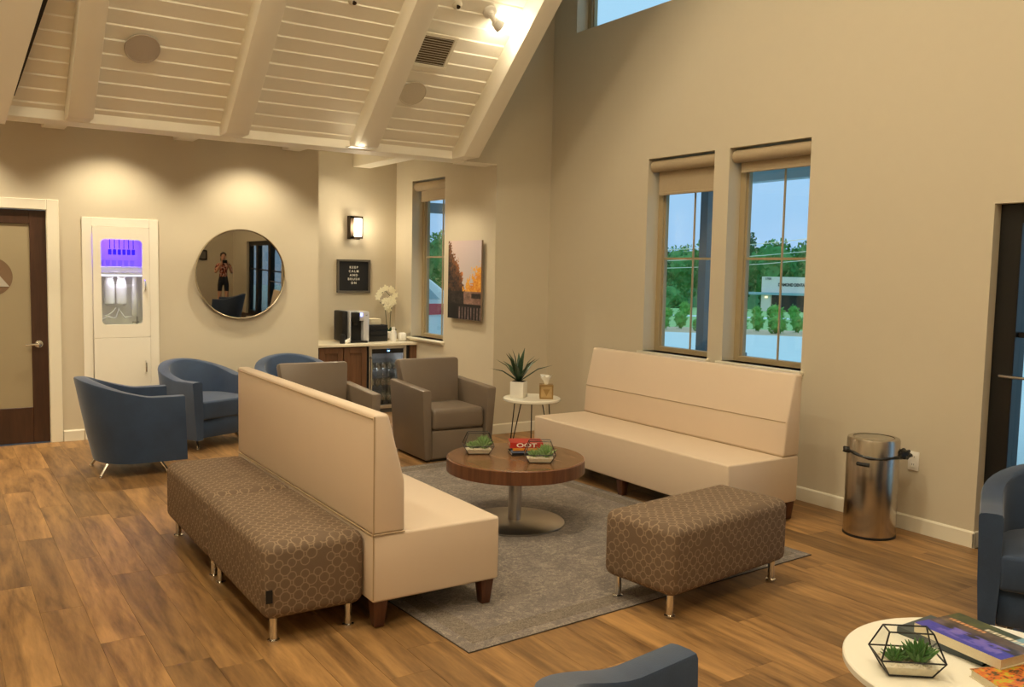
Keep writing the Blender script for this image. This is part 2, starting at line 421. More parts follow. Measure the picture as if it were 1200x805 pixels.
# baseboards
def bbx(name, x, y0, y1, side): struct(name, prism(B(), [(x, 0), (x+side*.014, 0), (x+side*.014, .088), (x+side*.008, .098), (x, .098)], 'y', y0, y1), MT['trim'])
def bby(name, y, x0, x1): struct(name, prism(B(), [(y, 0), (y-.014, 0), (y-.014, .088), (y-.008, .098), (y, .098)], 'x', x0, x1), MT['trim'])
bbx('baseboard_right', XR, 2.804, YJ-.014, -1)
struct('baseboard_niche', box(B(), XR-.014, XR+.075, 2.804, 2.818, 0, .098, r=.003, seg=1), MT['trim'])
struct('trim_header_return', box(B(), 4.19, XP, 7.248, 7.46, 2.592, 2.6), MT['ceil'])
bby('baseboard_jog', YJ, XP-.014, XR-.014); bbx('baseboard_nook_right', XP, YJ, 8.86, -1)
bby('baseboard_back', YB, .965, 1.13); bby('baseboard_back_right', YB, 1.785, XN)

# ------------------------------------------------------------------ ceilings
struct('ceiling_low', box(B(), XL, XP+.2, YJ+.2, YN+.15, 2.95, 3.1), MT['ceil'])
struct('ceiling_high', box(B(), XL, XR+.2, YK-.1, YJ+.2, CEIL_HI, CEIL_HI+.12), MT['ceil'])
struct('trim_header', box(B(), XL, 4.19, 7.19, 7.46, 2.6, 3.15, r=.004, seg=1), MT['ceil'])
for i, (xa, xb) in enumerate(((-.42, -.22), (.84, 1.02), (1.92, 2.10), (2.95, 3.13), (4.01, 4.22))):
    struct('trim_low_beam' if i == 0 else 'trim_low_beam.%03d' % i, box(B(), xa, xb, 7.46, YB if i < 4 else YN, 2.735 if i < 4 else 2.715, 2.96, r=.004, seg=1), MT['ceil'])
SL = .90; TH = math.atan(SL); Y0, Z0 = 7.22, 2.64          # vault slope: z = Z0 + SL*(Y0-y)
CL = struct('ceiling', loc=(0, 0, 0))
def vz(y): return Z0+SL*(Y0-y)
YT = Y0-(CEIL_HI-Z0)/SL                                     # where the slope meets the high ceiling
bk = B(); prism(bk, [(7.25, vz(7.25)+.03), (YT, CEIL_HI+.03), (YT, CEIL_HI+.09), (7.25, vz(7.25)+.09)], 'x', .3, 4.2); struct('ceiling_backing', bk, MT['ceil'], CL)
g = B(); prism(g, [(7.25, vz(7.25)+.02), (YT, CEIL_HI), (7.25, CEIL_HI)], 'x', 4.12, 4.189); struct('ceiling_gable', g, MT['wall'], CL)
g = B(); prism(g, [(7.25, vz(7.25)+.1), (YT, CEIL_HI), (7.25, CEIL_HI)], 'x', -1.7, -1.62); struct('ceiling_gable_left', g, MT['wall'], CL)
bays = [(.30, .88), (1.0, 1.97), (2.10, 3.06), (3.18, 4.05)]
dirv = Vector((0, -math.cos(TH), math.sin(TH))); PWV = .122
def board(wd):
    # a bevelled board lying in the slope, built at the origin and running up the slope
    t = B(); box(t, 0, wd, 0, PWV-.003, 0, .02, r=.006, seg=1); 
    bmesh.ops.rotate(t, verts=t.verts, cent=(0, 0, 0), matrix=Matrix.Rotation(PI-TH, 3, 'X')); return t
for a, b in bays:
    me = None; n = int((Y0-YT)/math.cos(TH)/PWV)+1
    t = B()
    # local frame: s up the slope, d down out of the plane
    nrm = Vector((0, -math.sin(TH), -math.cos(TH)))
    q = [(0, 0), (0, .012), (.0, .022), (PWV-.009, .030), (PWV-.001, .022), (PWV-.0005, .0)]
    vs = [[t.verts.new(Vector((xx, 0, 0))+dirv*p[0]+nrm*(p[1]-.03)) for p in q] for xx in (0, b-a)]
    t.faces.new(vs[0]); t.faces.new(vs[1][::-1])
    for i in range(6): t.faces.new((vs[0][i], vs[1][i], vs[1][(i+1) % 6], vs[0][(i+1) % 6]))
    bmesh.ops.recalc_face_normals(t, faces=t.faces); me = mesh('ceiling_plank', t, MT['ceil'], None)
    for k in range(n):
        p = dirv*(k*PWV); obj('ceiling_plank', me, None, CL, loc=(a, Y0+.02+p.y, Z0-.018+p.z))
# sloping beams
def vbeam(x0, x1, dep, y1=YT):
    c = dep/math.cos(TH)
    yb = Y0-(2.605-(Z0-c))/SL
    poly = [(Y0+.03, 2.605), (yb, 2.605), (y1, vz(y1)-c), (y1, vz(y1)+.02), (Y0+.03, vz(Y0+.03)+.02)]
    return struct('ceiling_beam', prism(B(), poly, 'x', x0, x1, r=.008, seg=2), MT['ceil'], CL, smooth=30)
vbeam(.845, 1.01, .17); vbeam(1.94, 2.115, .17); vbeam(3.03, 3.21, .17); vbeam(4.03, 4.19, .19)
# smooth hip panel at the left, hanging lower than the planks
hp = B(); off = .16
def hz(y): return vz(y)-off
hexa(hp, [(-1.7, 7.16, hz(7.16)), (.47, 7.16, hz(7.16)), (1.18, 4.05, hz(4.05)), (-1.7, 4.05, hz(4.05))], [(-1.7, 7.16, hz(7.16)+.05), (.47, 7.16, hz(7.16)+.05), (1.18, 4.05, hz(4.05)+.05), (-1.7, 4.05, hz(4.05)+.05)])
struct('ceiling_hip_panel', hp, MT['ceil'], CL)
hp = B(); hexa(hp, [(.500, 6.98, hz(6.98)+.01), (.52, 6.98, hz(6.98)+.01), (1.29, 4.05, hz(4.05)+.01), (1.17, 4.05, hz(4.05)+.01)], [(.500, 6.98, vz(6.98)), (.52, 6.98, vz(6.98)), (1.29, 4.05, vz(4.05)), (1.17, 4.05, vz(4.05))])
struct('ceiling_shade_strip', hp, MT['black'], CL)  # black strip stands in for the unlit shade between hip panel and planks

# things on the vault: placed by frames lying in the slope
vrot = Matrix(((1, 0, 0), (0, math.cos(TH), math.sin(TH)), (0, -math.sin(TH), math.cos(TH)))).to_euler()
def onvault(o, x, y, d=.012):
    # local +y runs down the slope, -z points out into the room
    X = Vector((1, 0, 0)); Yv = -dirv; Zv = X.cross(Yv)
    if Zv.z < 0: Zv = -Zv
    m = Matrix((X, Yv, Zv)).transposed().to_4x4(); p = Vector((x, y, vz(y)))-Zv*d
    m.translation = p; o.matrix_world = m
for i, (px, py, lab) in enumerate(((1.286, 6.72, 'round grey ceiling speaker in the left planked bay above the mirror'), (3.40, 6.76, 'round cream ceiling speaker below the air vent in the sloped ceiling'))):
    t = thing('ceiling_speaker', lab, 'speaker'); onvault(t, px, py)
    sgr = plain('speaker_grille_%d' % i, srgb(188, 176, 162) if i == 0 else srgb(206, 196, 176), .7, var=.2, scale=400)
    obj('speaker_rim', lathe(B(), [(.118, .0), (.118, -.006), (.114, -.008), (.110, -.006), (.110, 0)], seg=40, cap=False), sgr, t)
    obj('grille', lathe(B(), [(.110, .0), (.110, -.005), (.05, -.006), (.001, -.006)], seg=40), sgr, t)
t = thing('air_vent', 'square louvred white air vent on the sloped ceiling', 'vent'); onvault(t, 3.425, 6.44)
fr = B()
for q in ((-.16, .16, -.16, -.13), (-.16, .16, .13, .16), (-.16, -.13, -.13, .13), (.13, .16, -.13, .13)): box(fr, *q, -.014, 0, r=.002, seg=1)
obj('vent_frame', fr, MT['trim'], t)
obj('vent_backing', box(B(), -.13, .13, -.13, .13, -.002, .0), plain('vent_throat', srgb(96, 80, 62), .8), t)
sl = mesh('slat', hexa(B(), [(-.13, -.002, -.012), (.13, -.002, -.012), (.13, .001, -.012), (-.13, .001, -.012)], [(-.13, .006, -.003), (.13, .006, -.003), (.13, .0085, -.003), (-.13, .0085, -.003)]), MT['trim'], None)
for k in range(12): obj('slat', sl, None, t, loc=(0, -.122+k*.0215, 0))
for px, py, lab in ((3.45, 6.12, 'small white sprinkler rosette right of the vent, near the spotlight'), (2.64, 6.22, 'small white sprinkler rosette at the top edge, left of the vent bay')):
    t = thing('sprinkler_head', lab, 'sprinkler'); onvault(t, px, py)
    obj('rosette', lathe(B(), [(.04, 0), (.04, -.004), (.03, -.012), (.014, -.014)], seg=24), MT['trim'], t)
    obj('nozzle', lathe(B(), [(.009, -.012), (.009, -.03), (.016, -.032), (.016, -.034)], seg=12), MT['bronze'], t)
# adjustable spotlight on the vault
t = thing('ceiling_spotlight', 'white twin-jointed spotlight glowing on the sloped ceiling near the rake beam', 'spotlight'); onvault(t, 3.74, 6.12)
obj('mount_plate', lathe(B(), [(.055, 0), (.055, -.02), (.03, -.03), (.02, -.05)], seg=24), MT['whiteplastic'], t)
hd = B(); tube(hd, [(0, 0, -.04), (.02, .02, -.07), (.05, .04, -.085)], .022, 10); tube(hd, [(.03, .03, -.08), (.09, .055, -.10)], .042, 20, taper=[.8, 1.15])
obj('lamp_head', hd, MT['whiteplastic'], t)
obj('bulb', blob(B(), (.105, .06, -.105), (.035, .035, .035), 2), emis('spot_bulb', (1, .9, .7, 1), 30), t)
lamp('POINT', 'spotlight_light', (.15, .075, -.12), 3, size=.03, parent=t)
t = thing('ceiling_spotlight', 'white spotlight higher on the sloped ceiling, above the first spotlight', 'spotlight'); onvault(t, 3.83, 5.62)
obj('mount_plate', lathe(B(), [(.055, 0), (.055, -.02), (.03, -.03), (.02, -.05)], seg=24), MT['whiteplastic'], t)
obj('lamp_head', tube(B(), [(0, 0, -.05), (0, .03, -.10)], .05, 20, taper=[.7, 1.1]), MT['whiteplastic'], t)
lamp('POINT', 'spotlight_light', (0, .06, -.13), 5, size=.05, parent=t)
# square downlight in the eave
t = thing('eave_downlight', 'small square lit downlight under the third beam end at the eave', 'downlight', (3.02, 7.02, 2.6))
fr = B(); [box(fr, *q, -.008, .0) for q in ((-.075, .075, -.055, -.043), (-.075, .075, .043, .055), (-.075, -.063, -.043, .043), (.063, .075, -.043, .043))]
obj('downlight_trim', fr, MT['trim'], t); obj('lens', box(B(), -.063, .063, -.043, .043, -.005, 0), emis('eave_lens', (1, .9, .72, 1), 2.2), t)

# recessed downlights in the low ceiling, then added fill lamps in the high one
dl_ring = mesh('downlight_trim', lathe(B(), [(.075, 0), (.075, -.006), (.055, -.004), (.05, 0)], seg=28, cap=False), MT['trim'])
dl_lens = mesh('lens', lathe(B(), [(.05, 0), (.05, -.002)], seg=24), MT['lens'])
def downlight(x, y, z, lab, energy, spot=1.9, blend=.6, grp=None, size=.05, cat='downlight'):
    t = thing('recessed_downlight', lab, cat, (x, y, z), group=grp)
    obj('downlight_trim', dl_ring, None, t); obj('lens', dl_lens, None, t)
    lamp('SPOT', 'downlight_light', (0, 0, -.02), energy, size=size, spot=spot, blend=blend, parent=t)
downlight(-1.05, 8.18, 2.95, 'recessed ceiling downlight left of the frosted door', E_DOWN)
downlight(.12, 8.18, 2.95, 'recessed ceiling downlight above the frosted door', E_DOWN)
downlight(1.36, 8.18, 2.95, 'recessed ceiling downlight above the white wall cabinet', E_DOWN)
downlight(2.60, 8.18, 2.95, 'recessed ceiling downlight above the round mirror', E_DOWN)
downlight(3.80, 7.95, 2.95, 'recessed ceiling downlight beside the canvas picture', E_DOWN*.9)
downlight(3.75, 9.0, 2.95, 'recessed ceiling downlight over the coffee counter', E_NOOK)
HD = [(-1.2, 1.2), (-1.2, 3.6), (1.0, 3.4), (1.2, .8), (3.2, 2.6), (3.4, .3), (2.6, 4.0), (1.0, -.6)]  # unseen lamps, added overhead to fill the room with warm light
for i, (x, y) in enumerate(HD):
    t = thing('added_fill_light', 'added round fill light in the high ceiling, out of view, %s' % ['front left corner', 'left of the hip panel', 'over the left sofa', 'above the camera', 'over the patterned ottoman', 'above the entrance chair', 'over the rug near the ridge', 'at the entrance wall'][i], 'downlight', (x, y, CEIL_HI))
    obj('downlight_trim', lathe(B(), [(.19, 0), (.19, -.012), (.16, -.008), (.16, 0)], seg=32, cap=False), MT['trim'], t)
    obj('lens', lathe(B(), [(.16, 0), (.16, -.003)], seg=32), MT['lens'], t)
    lamp('AREA', 'downlight_light', (0, 0, -.03), E_HIGH*(1.3, 1.4, 1.25, 1.0, .35, .45, 1.15, .6)[i], size=.3, parent=t)

# ------------------------------------------------------------------ windows
def windowx(name, x, hole, shade_z, lab, sill=True, blind=None, munt=(), roll=.047):
    y0, y1, z0, z1 = hole
    t = struct(name, loc=(x, y0, z0), label=lab)
    X0, X1 = x+.13, x+.19
    def O(n, bm, m, sm=35): o = obj(n, bm, m, t, smooth=sm); o.location = (-x, -y0, -z0); return o
    fr = B()
    for q in ((y0, y0+.055, z0, z1), (y1-.055, y1, z0, z1), (y0+.055, y1-.055, z0, z0+.04), (y0+.055, y1-.055, z1-.05, z1)): box(fr, X0, X1, q[0], q[1], q[2], q[3], r=.003, seg=1)
    for q in ((y0+.055, y0+.07, z0+.04, z1-.05), (y1-.07, y1-.055, z0+.04, z1-.05)): box(fr, X0+.02, X1, *q)
    O('window_frame', fr, MT['winframe'])
    O('pane', box(B(), X0+.035, X0+.039, y0+.055, y1-.055, z0+.04, z1-.05), MT['glass'], None)
    for kind, a in munt:
        if kind == 'v': O('muntin', box(B(), X0+.022, X0+.034, a-.006, a+.006, z0+.04, z1-.05), MT['winframe'])
        else: O('muntin', box(B(), X0+.024, X0+.033, y0+.055, y1-.055, a-.009, a+.009), MT['winframe'])
    if sill:
        O('sill', box(B(), x-.045, X0, y0-.03, y1+.03, z0-.022, z0, r=.004, seg=2), MT['trim'])
        O('sill_apron', prism(B(), [(x-.03, z0-.022), (x-.012, z0-.045), (x, z0-.045), (x, z0-.022)], 'y', y0-.02, y1+.02), MT['trim'])
    return t
windowx('window_1', XR, W1, 0, 'left of the two tall windows above the far sofa', munt=(('v', 5.40), ('h', 1.726)))
windowx('window_2', XR, W2, 0, 'right tall window above the far sofa, its shade higher', munt=(('v', 4.475), ('h', 1.726)))
windowx('window_3', XP, WO, 0, 'tall window beside the coffee counter', munt=(('v', 8.575), ('h', 1.727)))
windowx('window_4', XR, WC, 0, 'high clerestory window near the rake beam', sill=False, munt=(('v', 5.4),))
def shade(x, hole, zb, lab):
    y0, y1, z0, z1 = hole; r = .05
    t = thing('roller_shade', lab, 'roller shade', (x+.06, (y0+y1)/2, z1-r-.012), group=None)
    h = (y1-y0)/2-.012
    rl = lathe(B(), [(r*.9, -h), (r, -h+.006), (r, h-.006), (r*.9, h)], axis='y', seg=24); obj('roll', rl, MT['shade'], t)
    zz = zb-(z1-r-.012)
    obj('shade_cloth', box(B(), .030, .034, -h+.03, h-.03, zz, .0), MT['shade'], t, smooth=None)
    obj('bottom_bar', box(B(), .024, .040, -h+.03, h-.03, zz-.002, zz+.022, r=.004, seg=1), MT['shade'], t)
shade(XR, W1, 2.265, 'tan roller shade lowered furthest, in the left tall window')
shade(XR, W2, 2.385, 'tan roller shade nearly rolled up, in the right tall window')
shade(XP, WO, 2.34, 'tan roller shade in the window beside the coffee counter')

# ------------------------------------------------------------------ storefront entrance at right
t = struct('door_2', loc=(XR+.07, 1.5, 0), label='black framed glass entrance door in a wall niche')
def O(n, bm, m, **k): o = obj(n, bm, m, t, **k); o.location = (-(XR+.07), -1.5, 0); return o
for ya, yb in ((2.69, 2.818), (1.72, 1.90), (.75, .93), (.10, .2)): O('door_stile', box(B(), XR+.07, XR+.19, ya, yb, 0, 2.042, r=.004, seg=1), MT['black'])
fr = B(); box(fr, XR+.072, XR+.188, .2, 2.69, 1.93, 2.042); O('top_rail', fr, MT['black'])
fr = B(); box(fr, XR+.072, XR+.188, .2, 2.69, 0, .12); O('bottom_rail', fr, MT['black'])
O('mid_rail', box(B(), XR+.10, XR+.16, .2, 2.69, 1.27, 1.30), MT['black'])
for ya, yb in ((1.90, 2.69), (.93, 1.72), (.2, .75)): O('pane', box(B(), XR+.125, XR+.13, ya, yb, .12, 1.93), MT['glass'], smooth=None)
O('push_bar', tube(B(), [(XR+.055, 2.76, 1.04), (XR+.045, 2.72, 1.04), (XR+.045, 2.0, 1.04), (XR+.055, 1.95, 1.04)], .008, 8), MT['steel'])

# ------------------------------------------------------------------ door at left
t = struct('door_1', loc=(.40, YB, 0), label='dark wood door with frosted glass at far left')
def O(n, bm, m, **k): o = obj(n, bm, m, t, **k); o.location = (-.40, -YB, 0); return o
y0, y1 = YB+.02, YB+.062
O('door_stile', box(B(), .732, .86, y0, y1, .008, 2.03, r=.003, seg=1), MT['darkwood']); O('door_stile', box(B(), -.055, .075, y0, y1, .008, 2.03, r=.003, seg=1), MT['darkwood'])
O('top_rail', box(B(), .075, .732, y0, y1, 1.91, 2.03, r=.003, seg=1), MT['darkwood']); O('bottom_rail', box(B(), .075, .732, y0, y1, .008, .32, r=.003, seg=1), MT['darkwood'])
O('pane', box(B(), .075, .732, y0+.015, y0+.023, .32, 1.91), MT['frost'], smooth=None, label='frosted glass')
cs = B()
box(cs, .864, .958, YB-.018, YB, 0, 2.125, r=.003, seg=1); box(cs, -.155, -.06, YB-.018, YB, 0, 2.125, r=.003, seg=1); box(cs, -.06, .864, YB-.018, YB, 2.036, 2.125, r=.003, seg=1)
box(cs, .8605, .864, YB, YB+.1, 0, 2.036); box(cs, -.06, .86, YB, YB+.1, 2.033, 2.036)
O('door_casing', cs, MT['trim'])
lg = lathe(B(), [(.165, 0), (.165, -.002)], c=(.435, y0+.015, 1.455), seg=48, axis='y'); O('clear_logo_disc', lg, MT['amber'], label='brown clear disc in the frosting')
O('logo_roof', prism(B(), [(.30, 1.37), (.575, 1.37), (.42, 1.57)], 'y', y0+.0105, y0+.013), MT['gate_grey'], label='pale triangular mark')
hn = B(); lathe(hn, [(.032, 0), (.032, -.01), (.026, -.016), (.012, -.018), (.012, -.05)], c=(.785, y0, .872), seg=24, axis='y')
tube(hn, [(.785, y0-.048, .872), (.74, y0-.052, .872), (.68, y0-.05, .868)], .010, 10, taper=[1.2, 1, .9]); O('door_handle', hn, MT['chrome'], label='chrome lever handle')

# ------------------------------------------------------------------ recessed white wall cabinet
t = thing('wall_cabinet', 'white recessed wall cabinet with a window glowing violet', 'cabinet', (1.455, YB, .06))
def O(n, bm, m, par=None, **k): o = obj(n, bm, m, par or t, **k); o.location = (-1.455, -YB, -.06) if par is None else (0, 0, 0); return o
cs = B(); box(cs, 1.137, 1.213, YB-.02, YB, 0.0, 1.99, r=.002, seg=1); box(cs, 1.697, 1.775, YB-.02, YB, 0.0, 1.99, r=.002, seg=1); box(cs, 1.213, 1.697, YB-.02, YB, 1.913, 1.99, r=.002, seg=1); box(cs, 1.213, 1.697, YB-.02, YB, 0.0, .16, r=.002, seg=1)
O('cabinet_casing', cs, MT['cabpaint'])
bd = B(); box(bd, 1.20, 1.22, YB, YB+.28, .15, 1.93); box(bd, 1.69, 1.71, YB, YB+.28, .15, 1.93); box(bd, 1.20, 1.71, YB+.27, YB+.28, .15, 1.93); box(bd, 1.22, 1.69, YB-.008, YB+.27, 1.86, 1.93); box(bd, 1.22, 1.69, YB, YB+.27, .91, .93); box(bd, 1.22, 1.69, YB, YB+.27, .15, .17)
O('body', bd, MT['cabpaint'])
# upper door with a rounded window
def rrect(x0, x1, z0, z1, r, n=6):
    P = []
    for cx, cz, a0 in ((x1-r, z1-r, 0), (x0+r, z1-r, PI/2), (x0+r, z0+r, PI), (x1-r, z0+r, 1.5*PI)):
        for k in range(n+1): a = a0+PI/2*k/n; P.append((cx+r*math.cos(a), cz+r*math.sin(a)))
    return P
def ringplate(bm, outer, inner, y0, y1):
    n = len(outer); L = []
    for P, y in ((outer, y0), (inner, y0), (inner, y1), (outer, y1)): L.append([bm.verts.new((p[0], y, p[1])) for p in P])
    for a, b in ((0, 1), (1, 2), (2, 3), (3, 0)):
        for k in range(n): bm.faces.new((L[a][k], L[a][(k+1) % n], L[b][(k+1) % n], L[b][k]))
    bmesh.ops.recalc_face_normals(bm, faces=bm.faces); return bm
inner = rrect(1.288, 1.632, 1.035, 1.80, .04)
outer = []
for p in inner:
    cx, cz = 1.4575, 1.415; dx, dz = p[0]-cx, p[1]-cz; k = min((.2375/abs(dx)) if dx else 9, (.497/abs(dz)) if dz else 9); outer.append((cx+dx*k, cz+dz*k))
O('cabinet_door', ringplate(B(), outer, inner, YB-.032, YB-.012), MT['cabpaint'])
dr = bpy.data.objects['cabinet_door']
O('pane', box(B(), 1.27, 1.65, YB-.02, YB-.016, 1.02, 1.815), MT['glass'], par=dr, smooth=None)
hd = lambda z: tube(B(), [(1.652, YB-.034, z-.055), (1.652, YB-.056, z-.04), (1.652, YB-.060, z), (1.652, YB-.056, z+.04), (1.652, YB-.034, z+.055)], .008, 8)
O('handle', hd(1.39), MT['chrome'], par=dr)
dl = O('cabinet_door', box(B(), 1.22, 1.695, YB-.032, YB-.012, .17, .915, r=.003, seg=1), MT['cabpaint']); O('handle', hd(.64), MT['chrome'], par=dl)
O('light_strip', box(B(), 1.24, 1.67, YB+.03, YB+.05, 1.84, 1.859), emis('violet_led', (.12, .03, 1, 1), 8), label='violet light strip')
l = lamp('AREA', 'cabinet_violet_light', (0, .12, 1.775), 2.0, (.10, .03, 1.0), size=.3, parent=t)
l2 = lamp('AREA', 'cabinet_white_light', (0, .02, 1.36), .35, (.86, .78, 1.0), size=.25, rot=(0.5, 0, 0), parent=t)
O('cabinet_shelf', box(B(), 1.22, 1.69, YB+.02, YB+.26, 1.485, 1.50), MT['whiteplastic'])
O('light_strip', box(B(), 1.24, 1.67, YB+.03, YB+.045, 1.470, 1.485), emis('white_led', (.86, .80, 1, 1), 1.3), label='white light strip under the shelf')
violet = plain('violet_plug', srgb(60, 30, 230), .4)
for k in range(6):
    u = thing('hanging_nozzle', 'blue nozzle with thin stem, number %s of six hanging in a row from the left' % ['one', 'two', 'three', 'four', 'five', 'six'][k], 'nozzle', (1.385+k*.04, YB+.12, 1.70), group='blue nozzles hung in the lit cabinet')
    u['label'] = 'blue nozzle with thin stem in the row hung in the lit cabinet'
    obj('nozzle_body', box(B(), -.013, .013, -.012, .012, -.035, .015, r=.004, seg=1), violet, u); obj('stem', tube(B(), [(0, 0, .02), (0, 0, .205)], .0035, 6), MT['blackmat'], u)
for k in range(7):
    u = lathe(B(), [(.015, 0), (.02, .055), (.018, .055), (.013, .004)], seg=14); o = obj('clear_cup', u, MT['thinglass'], loc=(1.265+k*.052, YB+.14, 1.56)); tag(o, 'small clear cup in the row on the white tray in the lit cabinet', 'cup', group='clear cups in the lit cabinet')
o = obj('cup_tray', box(B(), 1.23, 1.65, YB+.05, YB+.22, 1.5005, 1.5595, r=.006, seg=1), MT['whiteplastic']); tag(o, 'white tray under the small clear cups in the lit cabinet', 'tray')
for k, (px, zl, rr, lab) in enumerate(((1.375, 1.20, .047, 'left white filter cartridge hanging in the lit cabinet'), (1.478, 1.20, .047, 'middle white filter cartridge hanging in the lit cabinet'), (1.59, 1.10, .028, 'slim longer filter cartridge, rightmost in the lit cabinet'))):
    u = thing('filter_cartridge', lab, 'filter', (px, YB+.12, zl), group='white filter cartridges in the lit cabinet')
    obj('cartridge', lathe(B(), [(rr*.5, 0), (rr, .02), (rr, .16), (rr*.9, .22), (rr*.6, 1.455-zl)], seg=20), MT['whiteplastic'], u); obj('cap', lathe(B(), [(rr*.8, 1.455-zl), (rr*.8, 1.484-zl)], seg=20), MT['whiteplastic'], u)
tb = B(); tube(tb, [(1.31, YB+.1, 1.07), (1.35, YB+.09, 1.10), (1.42, YB+.09, 1.085), (1.45, YB+.09, 1.17), (1.50, YB+.1, 1.09), (1.56, YB+.1, 1.10)], .006, 8); tube(tb, [(1.29, YB+.1, 1.09), (1.38, YB+.08, 1.13), (1.43, YB+.1, 1.185)], .004, 6)
o = obj('water_hose', tb, MT['whiteplastic']); tag(o, 'white water hose looping under the filter cartridges', 'hose')
o = obj('hose_bracket', box(box(B(), 1.57, 1.62, YB+.09, YB+.12, 1.04, 1.055), 1.60, 1.612, YB+.09, YB+.12, .94, 1.10), MT['steel']); tag(o, 'grey bracket at the lower right of the lit cabinet', 'bracket')

# ------------------------------------------------------------------ round mirror
t = thing('round_mirror', 'large round wall mirror in a thin pale metal frame', 'mirror', (2.529, YB-.03, 1.508)); t.rotation_euler = (math.radians(1.0), 0, 0)
R = .428
prof = [(R-.004, -.024), (R+.001, -.027), (R+.005, -.02), (R+.005, .0), (R-.01, .002)]
obj('mirror_frame', lathe(B(), prof+[prof[0]], axis='y', seg=96, cap=False), plain('champagne_metal', (.62, .55, .42, 1), .25, 1, var=.03), t, label='thin champagne metal rim')
ms = []; RC = 18.0
for k in range(13): r = (R-.008)*k/12; ms.append((max(r, .0005), -.012-(R*R-r*r)/(2*RC)))
obj('mirror_glass', lathe(B(), ms[::-1]+[(.0005, .0)], axis='y', seg=96), MT['mirror'], t, smooth=60)
obj('mirror_back', lathe(B(), [(R-.01, -.002), (R-.01, .0015)], axis='y', seg=48), MT['blackmat'], t)

# ------------------------------------------------------------------ sconce and letter board
t = thing('wall_sconce', 'lit rectangular wall sconce with a dark frame above the letter board', 'sconce', (4.02, YN, 2.04))
fr = B(); box(fr, -.075, .075, -.012, 0, -.13, .13, r=.002, seg=1); box(fr, -.075, .075, -.095, -.085, -.125, -.10); box(fr, -.075, .075, -.095, -.085, .10, .125); box(fr, -.075, -.03, -.095, -.012, -.125, .125); box(fr, .062, .075, -.095, -.085, -.1, .1)
obj('sconce_frame', fr, MT['bronze'], t); obj('diffuser', box(B(), -.028, .068, -.088, -.014, -.11, .11, r=.006, seg=2), MT['sconce_glow'], t)
lamp('POINT', 'sconce_light', (.0, -.16, 0), 7, (1, .84, .58), size=.06, parent=t)
t = thing('letter_board', 'black letter board in grey frame hung below the sconce', 'sign', (4.02, YN, 1.495))
fr = B(); [box(fr, *q[:2], -.032, 0, *q[2:], r=.002, seg=1) for q in ((-.2, .2, .165, .187), (-.2, .2, -.187, -.165), (-.2, -.178, -.165, .165), (.178, .2, -.165, .165))]
obj('board_frame', fr, plain('grey_frame', srgb(92, 84, 74), .5), t); obj('felt', box(B(), -.18, .18, -.014, -.002, -.166, .166), MT['blackmat'], t)
for k, wd in enumerate(('KEEP', 'CALM', 'AND', 'BRUSH', 'ON')): text(wd, .036, MT['white_emit_letter'], t, (0, -.0165, .098-k*.044), (PI/2, 0, 0), bold=.0006, space=1.45)

# ------------------------------------------------------------------ coffee counter
CZ = .775; CY = 8.86
t = thing('base_cabinet', 'walnut base cabinet with two panel doors left of the wine fridge', 'cabinet', (3.65, CY+.02, 0))
obj('body', box(B(), -.31, .30, 0, .52, .09, CZ-.028), MT['cabwood'], t); obj('toe_kick', box(B(), -.31, .30, .05, .52, 0, .09), MT['blackmat'], t)
for a, b in ((-.245, .022), (.032, .295)):
    d = B(); zz0, zz1 = .1, CZ-.04
    for q in ((a, a+.06, zz0, zz1), (b-.06, b, zz0, zz1), (a+.06, b-.06, zz0, zz0+.06), (a+.06, b-.06, zz1-.06, zz1)): box(d, q[0], q[1], -.02, 0, q[2], q[3], r=.002, seg=1)
    box(d, a+.055, b-.055, -.008, 0, zz0+.05, zz1-.05); obj('door', d, MT['cabwood'], t)
t = thing('wine_fridge', 'steel framed glass door fridge under the counter with glasses inside', 'fridge', (4.21, CY+.01, 0))
bd = B(); x0, x1, y1, z1 = -.235, .215, .5, CZ-.03
box(bd, x0, x0+.015, .03, y1, .02, z1); box(bd, x1-.015, x1, .03, y1, .02, z1); box(bd, x0, x1, y1-.01, y1, .02, z1); box(bd, x0, x1, .03, y1, z1-.012, z1); box(bd, x0, x1, .03, y1, 0, .05)
obj('body', bd, plain('fridge_liner', srgb(92, 92, 92), .5), t)
d = B()
for q in ((x0, x0+.035, .05, z1), (x1-.035, x1, .05, z1), (x0+.035, x1-.035, .05, .09), (x0+.035, x1-.035, z1-.035, z1)): box(d, q[0], q[1], 0, .03, q[2], q[3], r=.002, seg=1)
dd = obj('fridge_door', d, MT['steel'], t); obj('pane', box(B(), x0+.035, x1-.035, .012, .016, .09, z1-.035), MT['thinglass'], dd, smooth=None)
obj('control_strip', box(B(), x0+.036, x1-.036, .008, .011, z1-.085, z1-.036), MT['blackmat'], dd); obj('control_light', box(B(), -.012, .012, .004, .0075, z1-.064, z1-.052), emis('blue_display', (.1, .45, 1, 1), 6), dd, label='glowing blue display')
obj('handle', tube(B(), [(x0+.012, -.003, z1-.12), (x0+.008, -.04, z1-.14), (x0+.008, -.04, z1-.52), (x0+.012, -.003, z1-.54)], .011, 10), MT['chrome'], t)
for z in (.22, .40, .56): obj('rack', box(B(), x0+.016, x1-.016, .05, y1-.02, z-.006, z), MT['thinglass'], t)
lamp('AREA', 'fridge_light', (0, .14, z1-.03), 2.0, (.9, .95, 1), size=.15, parent=t)
gl = mesh('glass_bowl', lathe(B(), [(.004, .055), (.03, .075), (.036, .11), (.03, .135), (.028, .135), (.034, .11), (.028, .078), (.003, .06)], seg=14), glassmat('stemware', (.86, .88, .88, 1), 1.6)); st = mesh('stem', lathe(B(), [(.028, 0), (.004, .006), (.003, .055)], seg=12), glassmat('stemware_foot', (.8, .82, .82, 1), 1.6))
